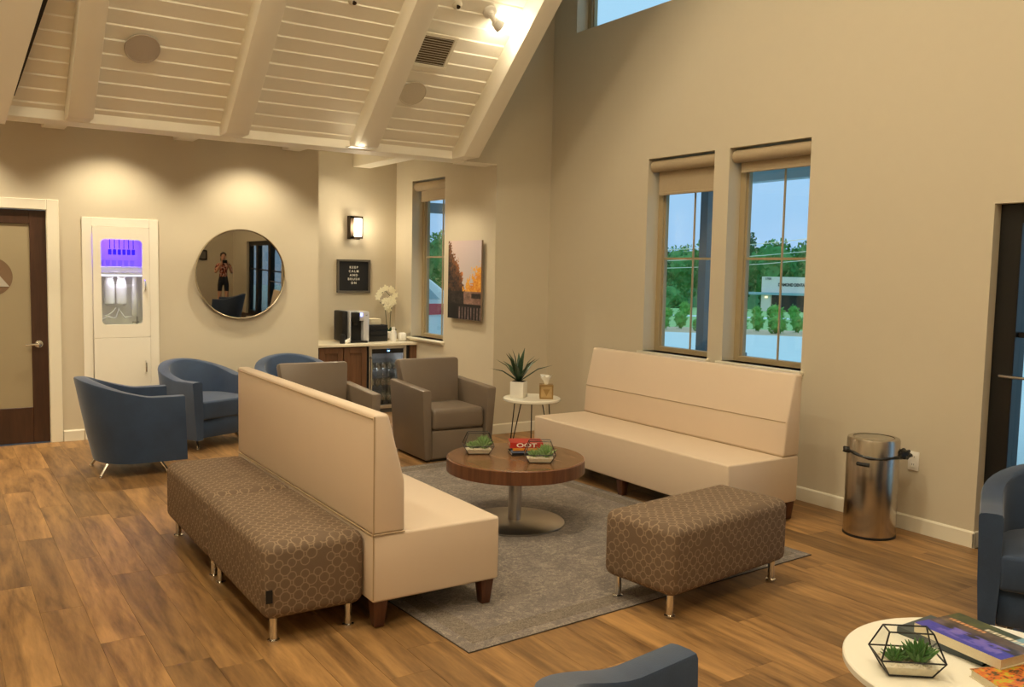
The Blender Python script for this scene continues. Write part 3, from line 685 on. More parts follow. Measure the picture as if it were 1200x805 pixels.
for r_, z in enumerate((.051, .222, .402)):
    for k in range(5):
        for yy in (.12, .27):
            u = thing('wine_glass', 'clear stemmed glass on the %s level of the fridge' % ['bottom', 'middle', 'upper'][r_], 'glass', (4.21-.15+k*.07, CY+.01+yy, z), group='stemware on the %s level of the fridge' % ['bottom', 'middle', 'upper'][r_]); obj('glass_bowl', gl, None, u); obj('stem', st, None, u)
o = obj('filler_panel', box(B(), 4.426, 4.468, CY+.03, YN, 0, CZ-.03), MT['blackmat']); tag(o, 'black gap panel between fridge and walnut end panel', 'panel')
o = obj('end_panel', box(B(), 4.47, 4.549, CY+.005, YN, 0, CZ-.03), MT['cabwood']); tag(o, 'walnut end panel of the coffee counter against the wall', 'panel')
o = obj('countertop', box(B(), XN, XP, CY-.02, YN, CZ-.028, CZ, r=.003, seg=1), MT['quartz']); tag(o, 'pale stone countertop of the coffee station', 'countertop')
# things on the counter
t = thing('coffee_maker', 'silver and black single cup coffee machine on the counter', 'coffee maker', (3.90, 9.14, CZ))
bd = B(); prism(bd, [(-.13, .0), (.14, .0), (.14, .34), (-.06, .345), (-.09, .30)], 'x', -.14, .12, r=.012, seg=2); 
obj('body', box(B(), -.165, -.10, -.10, .15, .012, .345, r=.015), MT['blackmat'], t, label='black water tank side')
sv = B(); box(sv, -.10, -.085, -.15, .12, .0, .345, r=.004); box(sv, .06, .13, -.15, .12, .0, .34, r=.012); box(sv, -.09, .08, -.08, .12, .02, .34, r=.01); box(sv, .02, .07, -.15, -.08, .24, .335, r=.006)
obj('front_panel', sv, plain('silver_plastic', srgb(206, 206, 210), .3, .3), t, label='silver front'); obj('brew_bay', box(B(), -.082, .058, -.09, -.078, .02, .235), MT['blackmat'], t)
obj('brew_head', box(box(B(), -.08, .02, -.15, -.06, .23, .33, r=.012), -.05, .0, -.135, -.09, .19, .24, r=.008), MT['black'], t); obj('drip_tray', box(B(), -.09, .10, -.18, -.06, .0, .022, r=.004), MT['black'], t)
obj('display', box(B(), .022, .05, -.153, -.15, .285, .325), emis('blue_screen', (.15, .25, 1, 1), 2.5), t); text('ml', .02, MT['blackmat'], t, (.095, -.152, .30), (PI/2, 0, 0))
t = thing('pod_drawer', 'low black storage box of drawers beside the coffee machine', 'storage box', (4.17, 9.2, CZ)); obj('body', box(B(), -.12, .12, -.13, .13, 0, .185, r=.004), MT['blackmat'], t)
for k in range(3): obj('drawer', box(B(), -.112, .112, -.138, -.128, .01+k*.058, .062+k*.058, r=.003, seg=1), MT['black'], t)
nap = B(); rr = random.Random(3)
for k in range(6): box(nap, -.09+rr.uniform(-.006, .006), .09+rr.uniform(-.006, .006), -.08, .07+rr.uniform(-.01, .01), k*.011, k*.011+.0105, r=.004, seg=1)
o = obj('napkin_stack', nap, MT['paper'], loc=(4.13, 9.18, CZ+.186)); tag(o, 'stack of folded cream napkins on top of the black storage box', 'napkins')
o = obj('dark_canister', lathe(B(), [(.03, 0), (.03, .085), (.024, .09), (.024, .1)], seg=20), MT['blackmat'], loc=(3.70, 8.95, CZ)); tag(o, 'small black canister at the left end of the counter', 'canister')
o = obj('paper_packets', blob(blob(B(), (0, 0, .02), (.035, .025, .02), 2, .6), (.03, .0, .035), (.02, .015, .02), 2, .8), MT['whiteplastic'], loc=(3.745, 8.96, CZ)); tag(o, 'crumpled white paper packets beside the black canister', 'packets')
t = thing('orchid', 'white orchid in a white pot on the counter by the window', 'plant', (4.40, 9.28, CZ))
obj('pot', lathe(B(), [(.035, 0), (.06, .02), (.065, .09), (.058, .1), (.055, .085)], seg=24), MT['whiteplastic'], t)
for k, (ex, cv) in enumerate(((-.02, -1), (.015, 1))):
    pts = [(ex, 0, .09), (ex+.005*cv, 0, .25), (ex+.02*cv, 0, .40), (ex+.0*cv, 0, .50), (ex-.06, -.01, .555), (ex-.14, -.02, .53)] if k == 1 else [(ex, 0, .09), (ex-.01, 0, .22), (ex-.02, 0, .32), (ex-.05, -.01, .40), (ex-.1, -.02, .43)]
    obj('stem', tube(B(), pts, .0035, 6), MT['leafdark'], t)
def petal(bm, c, s, rr):
    for k in range(5):
        a = 2*PI*k/5+rr; d = Vector((math.cos(a), -.12, math.sin(a))); p = Vector(c)+d*s*.6
        t_ = bmesh.new(); bmesh.ops.create_icosphere(t_, subdivisions=1, radius=1); m = Matrix.Translation(p) @ Matrix.Rotation(-a, 4, 'Y') @ Matrix.Diagonal((s*.6, s*.14, s*.42, 1)); merge(bm, t_, 0, m)
    blob(bm, (c[0], c[1]-s*.2, c[2]), (s*.18,)*3, 1)
rr = random.Random(5)
for fx, fz in ((-.13, .53), (-.10, .56), (-.05, .59), (.0, .58), (.045, .56), (.075, .51), (-.075, .44), (-.03, .45), (.0, .41), (-.05, .38), (.03, .47), (-.005, .35), (.05, .43), (-.16, .49)):
    b = B(); petal(b, (fx, rr.uniform(-.05, .0), fz), .037, rr.random()*6); obj('flower', b, MT['petal'], t)
lf = B()
for a in (0.2, 1.7, 3.3, 4.9): tube(lf, [(0, 0, .09), (.05*math.cos(a), .04*math.sin(a), .13), (.11*math.cos(a), .07*math.sin(a), .11)], .018, 6, taper=[.6, 1, .2])
obj('leaves', lf, MT['leafdark'], t)
t = thing('cup_holder', 'small basket of wooden stirrers and white cups before the orchid', 'holder', (4.35, 9.05, CZ)); obj('cup', lathe(B(), [(.033, 0), (.042, .09), (.039, .09), (.031, .004)], seg=20), MT['whiteplastic'], t); obj('lid', lathe(B(), [(.036, .09), (.03, .115), (.02, .12), (.02, .16)], seg=16), MT['whiteplastic'], t)
t = thing('white_canister', 'rounded white canister at the right end of the counter', 'canister', (4.465, 9.06, CZ)); obj('body', box(B(), -.042, .042, -.035, .035, 0, .095, r=.02, seg=4), MT['whiteplastic'], t)
o = obj('napkin_holder', box(box(B(), -.004, .0, -.04, .04, 0, .09), -.04, .0, -.04, .04, 0, .006), MT['steel'], loc=(4.535, 9.04, CZ)); tag(o, 'thin metal napkin holder beside the rounded white canister', 'holder')

# ------------------------------------------------------------------ canvas picture
t = thing('canvas_picture', 'tall canvas print of an autumn canal with a dark railing', 'picture', (XP-.03, 7.755, 1.49))
obj('stretcher', box(B(), -.014, .004, -.33, .33, -.395, .395), MT['canvas'], t); obj('wall_cleat', box(B(), .004, .03, -.2, .2, .2, .25), MT['canvas'], t)
def nz(u, v, s, k=0): return noise.noise(Vector((u*s, v*s, k)))
def canal(u, v):    # u left to right, v bottom to top
    n = nz(u, v*1.8, 9, 1)*.7+nz(u, v*1.8, 26, 2)*.7
    sky = (196-16*u+20*v, 192-8*u, 190)
    c = sky
    tl = .38+.62*(1-u/.55)**.8 if u < .55 else .38                       # trees falling from the upper left
    trr = .38+.30*max(0, (u-.55)/.45)**.7
    if v < tl+.20*n and u < .62:
        k = (tl-v)/max(.05, tl-.3); warm = max(0, 1-k*1.5)*(.2+1.1*u)+.45*n
        c = (62+130*warm, 42+76*warm, 32+30*warm)
    if v < trr+.22*n and u > .45:
        c = (222+30*n, 150+60*n, 52+40*n)
    if v < .36:
        c = (140-60*abs(u-.6)+40*n, 110-60*abs(u-.6)+30*n, 96-50*abs(u-.6)+30*n)
        if u < .5 or (u > .72 and v > .27 and v < .335): c = (40+30*n, 32+22*n, 30+20*n)
    if v < .20:
        c = (30, 24, 26)
        if u > .3 and (int(u*34) % 3 == 0) and v < .16: c = (112+50*n, 92+50*n, 92+40*n)
        if v > .17: c = (22, 18, 18)
    if u < .3 and v < .2: c = (20, 16, 18)
    return c
printed('canvas_print', 110, 130, canal, lambda u, v: (-.0155, .33-.66*u, -.395+.79*v), MT['printmat'], t)

# ------------------------------------------------------------------ outlet and dangling cord
t = thing('wall_outlet', 'white power outlet on the wall right of the steel bin', 'outlet', (XR, 3.227, .449)); obj('cover_plate', box(B(), -.008, 0, -.037, .037, -.06, .06, r=.003), MT['whiteplastic'], t)
for z in (.024, -.024):
    s_ = obj('socket', box(B(), -.010, -.008, -.017, .017, z-.015, z+.015, r=.0008, seg=1), MT['whiteplastic'], t)
    for yy in (-.006, .006): obj('slot', box(B(), -.0105, -.0099, yy-.0012, yy+.0012, z-.003, z+.008), MT['blackmat'], s_)

# ------------------------------------------------------------------ sofas
def sofa(name, loc, rz, L, lab, split):
    """local x from the back plane towards the seat front, y along the length"""
    t = thing(name, lab, 'sofa', loc, rz)
    obj('seat_base', box(B(), 0, .655, 0, L, .125, .43, r=.014, seg=3), MT['vinyl'], t)
    if split:
        pr_ = [(0, .432), (0, .965), (.066, .965), (.135, .655), (.15, .432)]
    else: pr_ = [(0, .432), (0, .965), (.070, .965), (.152, .66), (.155, .432)]
    obj('backrest', prism(B(), pr_, 'y', 0, L, r=.014, seg=3), MT['vinyl'], t)
    pp = B()
    e = .0015
    if not split:
        tube(pp, [(-e, .0, .432), (-e, L, .432)], .004, 6); tube(pp, [(-e, .012, .945), (-e, L-.012, .945)], .003, 6)
        tube(pp, [(.003, -e+.003, .14), (.003, -e+.003, .955)], .003, 6); tube(pp, [(.0, -e, .432), (.152, -e, .432)], .004, 6)
    else:
        tube(pp, [(.1355, .01, .655), (.1355, L-.01, .655)], .003, 6); tube(pp, [(.15, .005, .433), (.15, L-.005, .433)], .004, 6)
    obj('piping', pp, MT['piping'], t)
    for (x, y) in ((.045, .045), (.60, .045), (.045, L-.045), (.60, L-.045), (.6, L/2)):
        a, b = .034, .022
        obj('leg', hexa(B(), [(x-b, y-b, .006), (x+b, y-b, .006), (x+b, y+b, .006), (x-b, y+b, .006)], [(x-a, y-a, .126), (x+a, y-a, .126), (x+a, y+a, .126), (x-a, y+a, .126)], r=.002), MT['legwood'], t)
    obj('underframe', box(B(), .08, .58, .09, L-.09, .112, .126), MT['blackmat'], t)
    return t
sofa('bench_sofa', (1.59, 3.49, 0), 0, 2.03, 'cream high-backed bench sofa seen from behind, patterned benches along its back', False)
sofa('bench_sofa', (4.73, 5.85, 0), PI, 2.10, 'cream high-backed bench sofa under the two tall windows', True)

# ------------------------------------------------------------------ patterned ottomans
def ottoman(loc, rz, lab, Lx, Ly, tagside):
    t = thing('ottoman', lab, 'ottoman', loc, rz)
    b = B(); box(b, 0, Lx, 0, Ly, .105, .435, r=.045, seg=5)
    # pull the lower edges tighter, bulge the sides slightly
    for v in b.verts:
        k = (v.co.z-.105)/.33; s_ = .006*math.sin(PI*k); cx, cy = Lx/2, Ly/2
        v.co.x += s_*(1 if v.co.x > cx else -1); v.co.y += s_*(1 if v.co.y > cy else -1)
        v.co.z += .008*math.sin(PI*min(1, max(0, v.co.x/Lx)))*(1 if k > .9 else 0)
    obj('upholstery', b, MT['rings'], t, uvbox=True, smooth=60)
    for x, y in ((.055, .055), (Lx-.055, .055), (.055, Ly-.055), (Lx-.055, Ly-.055)):
        obj('leg', lathe(B(), [(.026, 0), (.026, .006), (.017, .010), (.017, .105), (.024, .106)], c=(x, y, 0), seg=20), MT['chrome'], t)
    if tagside: obj('fabric_tag', box(B(), *tagside), MT['blackmat'], t, label='small black tag')
    return t
ottoman((1.135, 3.565, 0), 0, 'near brown ring-patterned ottoman behind the bench sofa', .45, .93, (.002, .03, -.010, -.004, .19, .245))
ottoman((1.135, 4.505, 0), 0, 'far brown ring-patterned ottoman behind the bench sofa, toward the blue chairs', .45, .90, None)
ottoman((2.80, 2.885, .0055), math.radians(7.0), 'lone brown ring-patterned ottoman at the rug corner, right of the coffee table', .93, .44, (.938, .950, .15, .185, .15, .205))

# ------------------------------------------------------------------ rug
t = thing('area_rug', 'distressed grey area rug under the coffee table', 'rug', (1.845, 3.085, 0), math.radians(3.2))
RW, RL = 2.36, 3.18
obj('pile', box(B(), .16, RW-.16, .16, RL-.16, .001, .005), MT['rug'], t, smooth=None)
bd = B(); [box(bd, *q, .001, .005) for q in ((0, RW, 0, .06), (0, RW, RL-.06, RL), (0, .06, .06, RL-.06), (RW-.06, RW, .06, RL-.06))]; obj('outer_border', bd, MT['rug'], t, smooth=None)
bd = B(); [box(bd, *q, .001, .0049) for q in ((.06, RW-.06, .06, .16), (.06, RW-.06, RL-.16, RL-.06), (.06, .16, .16, RL-.16), (RW-.16, RW-.06, .16, RL-.16))]; obj('patterned_border', bd, MT['rugband'], t, smooth=None)
bd = B(); [box(bd, *q, .001, .0045) for q in ((-.004, RW+.004, -.004, 0), (-.004, RW+.004, RL, RL+.004), (-.004, 0, 0, RL), (RW, RW+.004, 0, RL))]; obj('binding', bd, plain('rug_binding', srgb(70, 62, 56), .9), t, smooth=None)

# ------------------------------------------------------------------ coffee table
t = thing('coffee_table', 'round walnut coffee table on a brushed metal pedestal', 'coffee table', (3.07, 4.60, .0055))
TZ = .425
obj('tabletop', lathe(B(), [(.432, TZ-.004), (.428, TZ), (.001, TZ)], seg=96), MT['tabletop'], t)
obj('edge_band', lathe(B(), [(.43, TZ-.088), (.437, TZ-.085), (.437, TZ-.006), (.432, TZ-.003), (.001, TZ-.003)], seg=96), MT['tableband'], t)
obj('underside', lathe(B(), [(.10, TZ-.13), (.12, TZ-.12), (.12, TZ-.09), (.42, TZ-.089)], seg=48), MT['blackmat'], t)
obj('column', lathe(B(), [(.042, .015), (.042, TZ-.1)], seg=32), MT['steel'], t)
obj('base_plate', lathe(B(), [(.31, 0), (.318, .003), (.318, .010), (.31, .014), (.06, .020), (.045, .022)], seg=72), MT['steel'], t)

# terrarium: two stacked trapezoid rings of glass in black wire
def succ(bm, c, s, n, rr, upw=.5):
    for k in range(n):
        a = 2.4*k+rr.random()*.3; e = upw+.9*k/n; d = Vector((math.cos(a)*math.cos(e), math.sin(a)*math.cos(e), math.sin(e))); p = Vector(c)
        tube(bm, [p, p+d*s*.45, p+d*s*(.8+.25*rr.random())], s*.13, 5, taper=[.7, 1, .1])
def terrarium(loc, rz, lab, sc=1.0, seed=0):
    t = thing('glass_terrarium', lab, 'terrarium', loc, rz)
    S = lambda w, d, z: [Vector((sx*w*sc, sy*d*sc, z*sc)) for sx, sy in ((-1, -1), (1, -1), (1, 1), (-1, 1))]
    b0, m0, t0 = S(.065, .042, .004), S(.096, .062, .055), S(.066, .030, .135)
    fr = B(); r = .0028*sc
    for L in (b0, m0, t0):
        for k in range(4): tube(fr, [L[k], L[(k+1) % 4]], r, 6)
    for k in range(4): tube(fr, [b0[k], m0[k], t0[k]], r, 6)
    obj('wire_frame', fr, MT['black'], t)
    for A, Bq in ((b0, m0), (m0, t0)):
        for k in range(4):
            q = B(); q.faces.new([q.verts.new(p) for p in (A[k], A[(k+1) % 4], Bq[(k+1) % 4], Bq[k])]); o = obj('pane', q, MT['thinglass'], t, smooth=None)
    rr = random.Random(seed)
    gr = B(); hexa(gr, [v+Vector((0, 0, .001)) for v in b0], [b0[k].lerp(m0[k], .55)*.98+Vector((0, 0, .001)) for k in range(4)])
    for k in range(260): blob(gr, (rr.uniform(-.07, .07)*sc, rr.uniform(-.046, .046)*sc, rr.uniform(.027, .036)*sc), (rr.uniform(.003, .0055)*sc,)*3, 0)
    o = obj('gravel', gr, MT['pebble'], t, label='white gravel'); o['kind'] = 'stuff'
    for cx, cy, s_, n, u in ((-.036, .0, .052, 28, .4), (.0, .012, .044, 22, .5), (.036, -.004, .078, 34, .6)):
        q = B(); succ(q, (cx*sc, cy*sc, .032*sc), s_*sc*(1.0 if seed == 3 else 1.12), n, rr, u); obj('succulent', q, MT['leaf'] if seed == 3 else MT['leafpale'], t)
    return t
terrarium((2.90, 4.78, TZ+.006), math.radians(-25), 'glass terrarium of succulents at the left of the walnut coffee table', 1.0, 1)
terrarium((3.10, 4.38, TZ+.006), math.radians(-32), 'glass terrarium of succulents at the front edge of the walnut coffee table', .98, 2)
# books between the terraria
def book(loc, rz, wx, wy, h, cover, lab, name='book', extra=None, tilt=0, group=None, cover_label=None):
    t = thing(name, lab, 'book', loc, rz, group)
    if tilt: t.rotation_euler.x = tilt
    obj('pages', box(B(), -wx/2+.004, wx/2-.004, -wy/2+.004, wy/2-.003, .002, h-.002), MT['paper'], t, smooth=None)
    c = B(); box(c, -wx/2, wx/2, -wy/2, wy/2, 0, .0022); box(c, -wx/2, wx/2, -wy/2, wy/2, h-.0022, h); box(c, -wx/2, wx/2, -wy/2, -wy/2+.003, .002, h-.002); obj('cover', c, cover, t, smooth=None)
    if extra: extra(t)
    return t
z = TZ+.0058; bx, by = 3.165, 4.635
for k, (h, m, a, lab) in enumerate(((.018, MT['blackmat'], 6, 'thin dark book at the bottom of the coffee table stack'), (.016, MT['bluecover'], -3, 'slate blue book in the middle of the coffee table stack'), (.014, MT['orangecover'], 2, 'thin orange book second from the top of the coffee table stack'))):
    book((bx+.004*k, by-.004*k, z), math.radians(-28+a), .20, .15, h, m, lab); z += h+.0005
def redx(t): text('OOT', .036, MT['white_emit_letter'], t, (.0, -.0765, .017), (PI/2, 0, 0), sx=1.6, depth=.0005, bold=.0008)
book((bx, by, z), math.radians(-28), .21, .15, .034, MT['red'], 'red book with large white letters on top of the coffee table stack', extra=redx)

# ------------------------------------------------------------------ side table with agave and tissue box
t = thing('side_table', 'small round white side table on black hairpin legs in the corner', 'side table', (4.36, 6.30, 0))
ST = .50; obj('tabletop', lathe(B(), [(.242, ST-.028), (.25, ST-.022), (.25, ST-.006), (.244, ST), (.001, ST)], seg=64), MT['whitelam'], t)
for k in range(3):
    a = math.radians(-124.7+120*k); ca, sa = math.cos(a), math.sin(a)
    for s_ in (-1, 1):
        q_ = .135+.035*s_; p0 = (q_*ca, q_*sa, ST-.027); p1 = ((.212+.006*s_)*ca, (.212+.006*s_)*sa, .006)
        if s_ == -1: pts = [p0, p1]
        else: pts2 = [p0, p1]
    lg = B(); tube(lg, pts+[(.212*ca, .212*sa, .004)]+pts2[::-1], .005, 8); obj('leg', lg, MT['black'], t)
    
t = thing('agave_plant', 'spiky dark agave in a square white pot on the side table', 'plant', (4.26, 6.36, ST+.0005), math.radians(38))
obj('pot', box(B(), -.06, .06, -.06, .06, 0, .138, r=.004), MT['whiteplastic'], t); obj('soil', box(B(), -.05, .05, -.05, .05, .1385, .141), MT['soil'], t)
rr = random.Random(11)
for k in range(15):
    a = 2.4*k; e = .42+.95*(k/14); L = .245+.06*rr.random(); d = Vector((math.cos(a), math.sin(a), 0))
    pts = [Vector((0, 0, .135)), d*L*.28*math.cos(e)+Vector((0, 0, .125+L*.32*math.sin(e)+.01)), d*L*.66*math.cos(e)+Vector((0, 0, .125+L*.72*math.sin(e)+.015)), d*L*1.15*math.cos(e)+Vector((0, 0, .125+L*1.05*math.sin(e)))]
    b = B(); n = d.cross(Vector((0, 0, 1))); wds = (.013, .022, .016, .0015); rows = []
    for p, w_ in zip(pts, wds):
        up_ = Vector((0, 0, .25*w_)); rows.append([b.verts.new(p+n*w_+up_), b.verts.new(p-Vector((0, 0, .3*w_))), b.verts.new(p-n*w_+up_), b.verts.new(p+up_*1.5)])
    for A, Q in zip(rows, rows[1:]):
        for i in range(4): b.faces.new((A[i], A[(i+1) % 4], Q[(i+1) % 4], Q[i]))
    b.faces.new(rows[0][::-1]); b.faces.new(rows[-1]); obj('leaf', b, MT['leafdark'], t)
t = thing('tissue_box', 'square gold tissue box cover with a white tissue on the side table', 'tissue box', (4.44, 6.20, ST+.0005), math.radians(-33))
bx_ = B()
for s1 in (-1, 1):
    for s2 in (-1, 1): box(bx_, s1*.052-.006, s1*.052+.006, s2*.052-.006, s2*.052+.006, 0, .122)
for q in ((0, .014), (.110, .122)): box(bx_, -.056, .056, -.056, .056, *q)
obj('frame', bx_, MT['gold'], t); obj('patterned_panel', box(B(), -.05, .05, -.05, .05, .012, .112), plain('champagne_panel', srgb(206, 180, 132), .3, .5, var=.2, scale=30), t)
obj('diamond', prism(B(), [(-.03, .085), (0, .025), (.03, .085)], 'y', -.0535, -.050), MT['gold'], t)
ti = B()
for k in range(12):
    a = 2*PI*k/12
tr_ = []
rr = random.Random(4)
for (r, zz) in ((.012, .122), (.02, .15), (.038, .178), (.044, .196)):
    tr_.append([ti.verts.new((r*(1+.35*math.sin(3*2*PI*k/18+zz*30))*math.cos(2*PI*k/18), r*.5*math.sin(2*PI*k/18), zz+(.012*math.sin(5*2*PI*k/18) if zz > .16 else 0))) for k in range(18)])
for A, Q in zip(tr_, tr_[1:]):
    for i in range(18): ti.faces.new((A[i], A[(i+1) % 18], Q[(i+1) % 18], Q[i]))
ti.faces.new(tr_[-1]); obj('tissue', ti, MT['white_emit_letter'], t)

# ------------------------------------------------------------------ taupe leather armchairs
def armchair(loc, rz, lab):
    t = thing('leather_armchair', lab, 'armchair', loc, rz, None)
    w_ = .245
    obj('base', box(B(), -w_, w_, .015, .62, .02, .26, r=.014, seg=3), MT['leather'], t)
    sc_ = B(); box(sc_, -w_, w_, .0, .55, .262, .43, r=.035, seg=4); 
    for v in sc_.verts:
        if v.co.z > .4: v.co.z += .018*math.cos(PI*v.co.x/.6)
    obj('seat_cushion', sc_, MT['leather'], t)
    bk = B(); hexa(bk, [(-.25, .47, .40), (.25, .47, .40), (.25, .64, .40), (-.25, .64, .40)], [(-.30, .58, .81), (.30, .58, .81), (.285, .72, .79), (-.285, .72, .79)], r=.03); obj('backrest', bk, MT['leather'], t)
    obj('back_panel', hexa(B(), [(-.31, .60, .02), (.31, .60, .02), (.30, .66, .02), (-.30, .66, .02)], [(-.30, .62, .60), (.30, .62, .60), (.29, .71, .60), (-.29, .71, .60)], r=.012), MT['leather'], t)
    for s_ in (-1, 1):
        lo = [(s_*.245, .0, .02), (s_*.315, .0, .02), (s_*.315, .64, .02), (s_*.245, .64, .02)]
        hi = [(s_*.265, -.02, .605), (s_*.35, -.02, .605), (s_*.35, .66, .63), (s_*.265, .66, .63)]
        obj('arm', hexa(B(), lo, hi, r=.018), MT['leather'], t)
    obj('plinth', box(B(), -.28, .28, .03, .60, 0, .02), MT['blackmat'], t)
armchair((3.68, 6.38, 0), math.radians(-2), 'taupe leather armchair in front of the wine fridge, right of its twin')
armchair((2.62, 6.40, 0), math.radians(-2), 'taupe leather armchair half hidden behind the cream bench sofa')

# ------------------------------------------------------------------ blue tub chairs
def tub():
    t = thing('tub_chair', '', 'armchair')
    # U path; local front is -y
    W_, FR, BKY = .315, -.34, .33
    path = []; n1, n2 = 8, 20
    for k in range(n1): path.append((W_, FR+(.02-FR)*k/n1, 0))
    for k in range(n2+1):
        a = PI*k/n2; path.append((W_*math.cos(a), .02+(BKY-.02)*math.sin(a), math.sin(a)))
    for k in range(1, n1+1): path.append((-W_, .02+(FR-.02)*k/n1, 0))
    b = B(); rows = []
    for i, (x, y, s_) in enumerate(path):
        p0 = path[max(0, i-1)]; p1 = path[min(len(path)-1, i+1)]; tx, ty = p1[0]-p0[0], p1[1]-p0[1]; l_ = math.hypot(tx, ty); nx, ny = ty/l_, -tx/l_
        fr_ = (y-FR)/(BKY-FR); h = .600+.135*max(0, min(1, (fr_-.35)/.65))**1.3
        def pt(off, z, lean): k = (z-.13)/(h-.13); return b.verts.new((x+nx*off-0*lean, y+ny*off+lean*(k-1)*(.02+.08*s_), z))
        T_ = .048
        sec = []
        for off, z in ((T_*.55, .105), (T_*.8, .30), (T_, h-.016), (T_*.88, h-.004), (T_*.4, h), (-T_*.4, h), (-T_*.88, h-.004), (-T_, h-.016), (-T_, .30), (-T_*.8, .105)): sec.append(pt(off, z, 1))
        rows.append(sec)
    for A, Q in zip(rows, rows[1:]):
        for i in range(10): b.faces.new((A[i], Q[i], Q[(i+1) % 10], A[(i+1) % 10]))
    b.faces.new(rows[0]); b.faces.new(rows[-1][::-1]); bmesh.ops.recalc_face_normals(b, faces=b.faces)
    obj('shell', b, MT['blue'], t, smooth=50)
    def dshape(w, f, bk, n=14): return [(w, f)]+[(w*math.cos(PI*k/n), .0+(bk)*math.sin(PI*k/n)) for k in range(n+1)]+[(-w, f)]
    b = B(); prism(b, dshape(.274, -.355, .25), 'z', .27, .43, r=.022, seg=3); obj('seat_cushion', b, MT['blue'], t, smooth=60)
    b = B(); prism(b, dshape(.272, -.325, .235), 'z', .11, .272, r=.006, seg=1); obj('seat_base', b, MT['blue'], t, smooth=60)
    for sx in (-1, 1):
        for sy in (-1, 1):
            x, y = sx*.20, sy*.17+.0; X, Y = sx*.235, sy*.235
            b = B(); tube(b, [(x, y, .112), (X, Y, .012)], .014, 8, taper=[1.1, .8]); lathe(b, [(.014, 0), (.016, .003), (.015, .012)], c=(X, Y, 0), seg=12); obj('leg', b, MT['chrome'], t)
    return t
T0 = tub(); T0['label'] = 'blue tub chair in front of the white wall cabinet, facing right, side on'; T0.location = (1.26, 7.30, 0); T0.rotation_euler.z = math.radians(90)
dup(T0, (2.02, 8.10, 0), math.radians(24), 'blue tub chair in the middle below the mirror, facing the room')
dup(T0, (2.90, 8.20, 0), math.radians(-6), 'blue tub chair mostly hidden behind the bench sofa, right of the mirror')
dup(T0, (1.377, 1.31, 0), math.radians(98), 'blue tub chair at the bottom edge, only its arm in view')
dup(T0, (4.24, 1.87, 0), math.radians(-62), 'blue tub chair cut off at the right edge beside the entrance')

# ------------------------------------------------------------------ steel bin
t = thing('trash_can', 'tall brushed steel trash can with a black liner against the wall', 'trash can', (4.885, 3.315, 0))
obj('body', lathe(B(), [(.152, .0), (.155, .012), (.155, .60), (.150, .612), (.120, .615)], seg=72, cap=False), MT['binsteel'], t)
obj('base_ring', lathe(B(), [(.150, 0), (.157, .0), (.157, .014), (.150, .014)], seg=64), MT['blackmat'], t)
obj('swing_lid', lathe(B(), [(.118, .600), (.118, .612), (.06, .618), (.001, .620)], seg=48), MT['steel'], t)
obj('lid_gap', lathe(B(), [(.120, .595), (.120, .600)], seg=48), MT['blackmat'], t)
bg = B()
for k in range(40):
    pass
pts = [(.159*math.cos(2*PI*k/40), .159*math.sin(2*PI*k/40), .512+.008*math.sin(2*PI*k/40*3)+.012*math.cos(2*PI*k/40-2.2)) for k in range(41)]
tube(bg, pts, .009, 8, taper=[1+.3*math.sin(k*1.7) for k in range(41)])
blob(bg, (.10, -.145, .52), (.055, .03, .032), 3, .6, seed=4); blob(bg, (-.13, .10, .53), (.02, .02, .02), 2, .5, seed=2)
obj('liner_rim', bg, MT['bag'], t, label='black liner bag folded and knotted around the rim'); obj('handle_recess', tube(B(), [(.1535*math.cos(math.radians(q)), .1535*math.sin(math.radians(q)), .462) for q in range(180, 212, 4)], .013, 8), MT['blackmat'], t)

# ------------------------------------------------------------------ round white table, terrarium, books
t = thing('round_table', 'round white low table at the bottom right corner', 'side table', (2.475, 1.292, 0))
RT = .50; obj('tabletop', lathe(B(), [(.366, RT-.026), (.376, RT-.02), (.376, RT-.004), (.372, RT), (.001, RT)], seg=80), MT['whitelam'], t)
for k in range(3):
    a = math.radians(170+120*k); ca, sa = math.cos(a), math.sin(a); lg = B()
    tube(lg, [(.20*ca-.06*sa, .20*sa+.06*ca, RT-.026), (.30*ca-.006*sa, .30*sa+.006*ca, .005), (.305*ca, .305*sa, .004), (.30*ca+.006*sa, .30*sa-.006*ca, .005), (.20*ca+.06*sa, .20*sa-.06*ca, RT-.026)], .005, 8); obj('leg', lg, MT['black'], t)
terrarium((2.262, 1.395, RT+.001), math.radians(-38), 'glass terrarium of succulents on the round white table', .9, 3)
def lake(u, v):
    n = nz(u, v, 7, 5)*.6+nz(u, v, 20, 6)*.4
    if v > .72: c = (66+40*n, 74+30*n, 40) if u < .75 else (120, 160, 176)
    elif v > .52: c = (90+40*n, 74+40*n, 62+30*n)
    elif v > .30: c = (70+70*n, 60+60*n, 66+70*n)
    else: c = (60+30*n, 60+20*n, 170+30*n)
    if .10 < v < .42 and .2 < u < .9 and n > -.1: c = (98+50*n, 88+40*n, 190)
    if .62 < v < .70 and .08 < u < .5 and int(u*60) % 3: c = (214, 150, 96)
    if .74 < v < .84 and .42 < u < .97 and int(u*70) % 3: c = (226, 214, 190)
    return c
def lakex(t): printed('cover_print', 60, 44, lake, lambda u, v: (-.1425+.285*u, -.10+.20*v, .0293), MT['print'], t, label='glossy cover with a mountain lake')
book((2.575, 1.435, RT+.0005), math.radians(-90), .27, .18, .022, MT['bluegrey'], 'grey book underneath the lake cover book', extra=None)
book((2.57, 1.362, RT+.0235), math.radians(-97.6), .285, .20, .029, MT['paper'], 'large glossy picture book with a mountain lake cover on the round white table', extra=lakex)
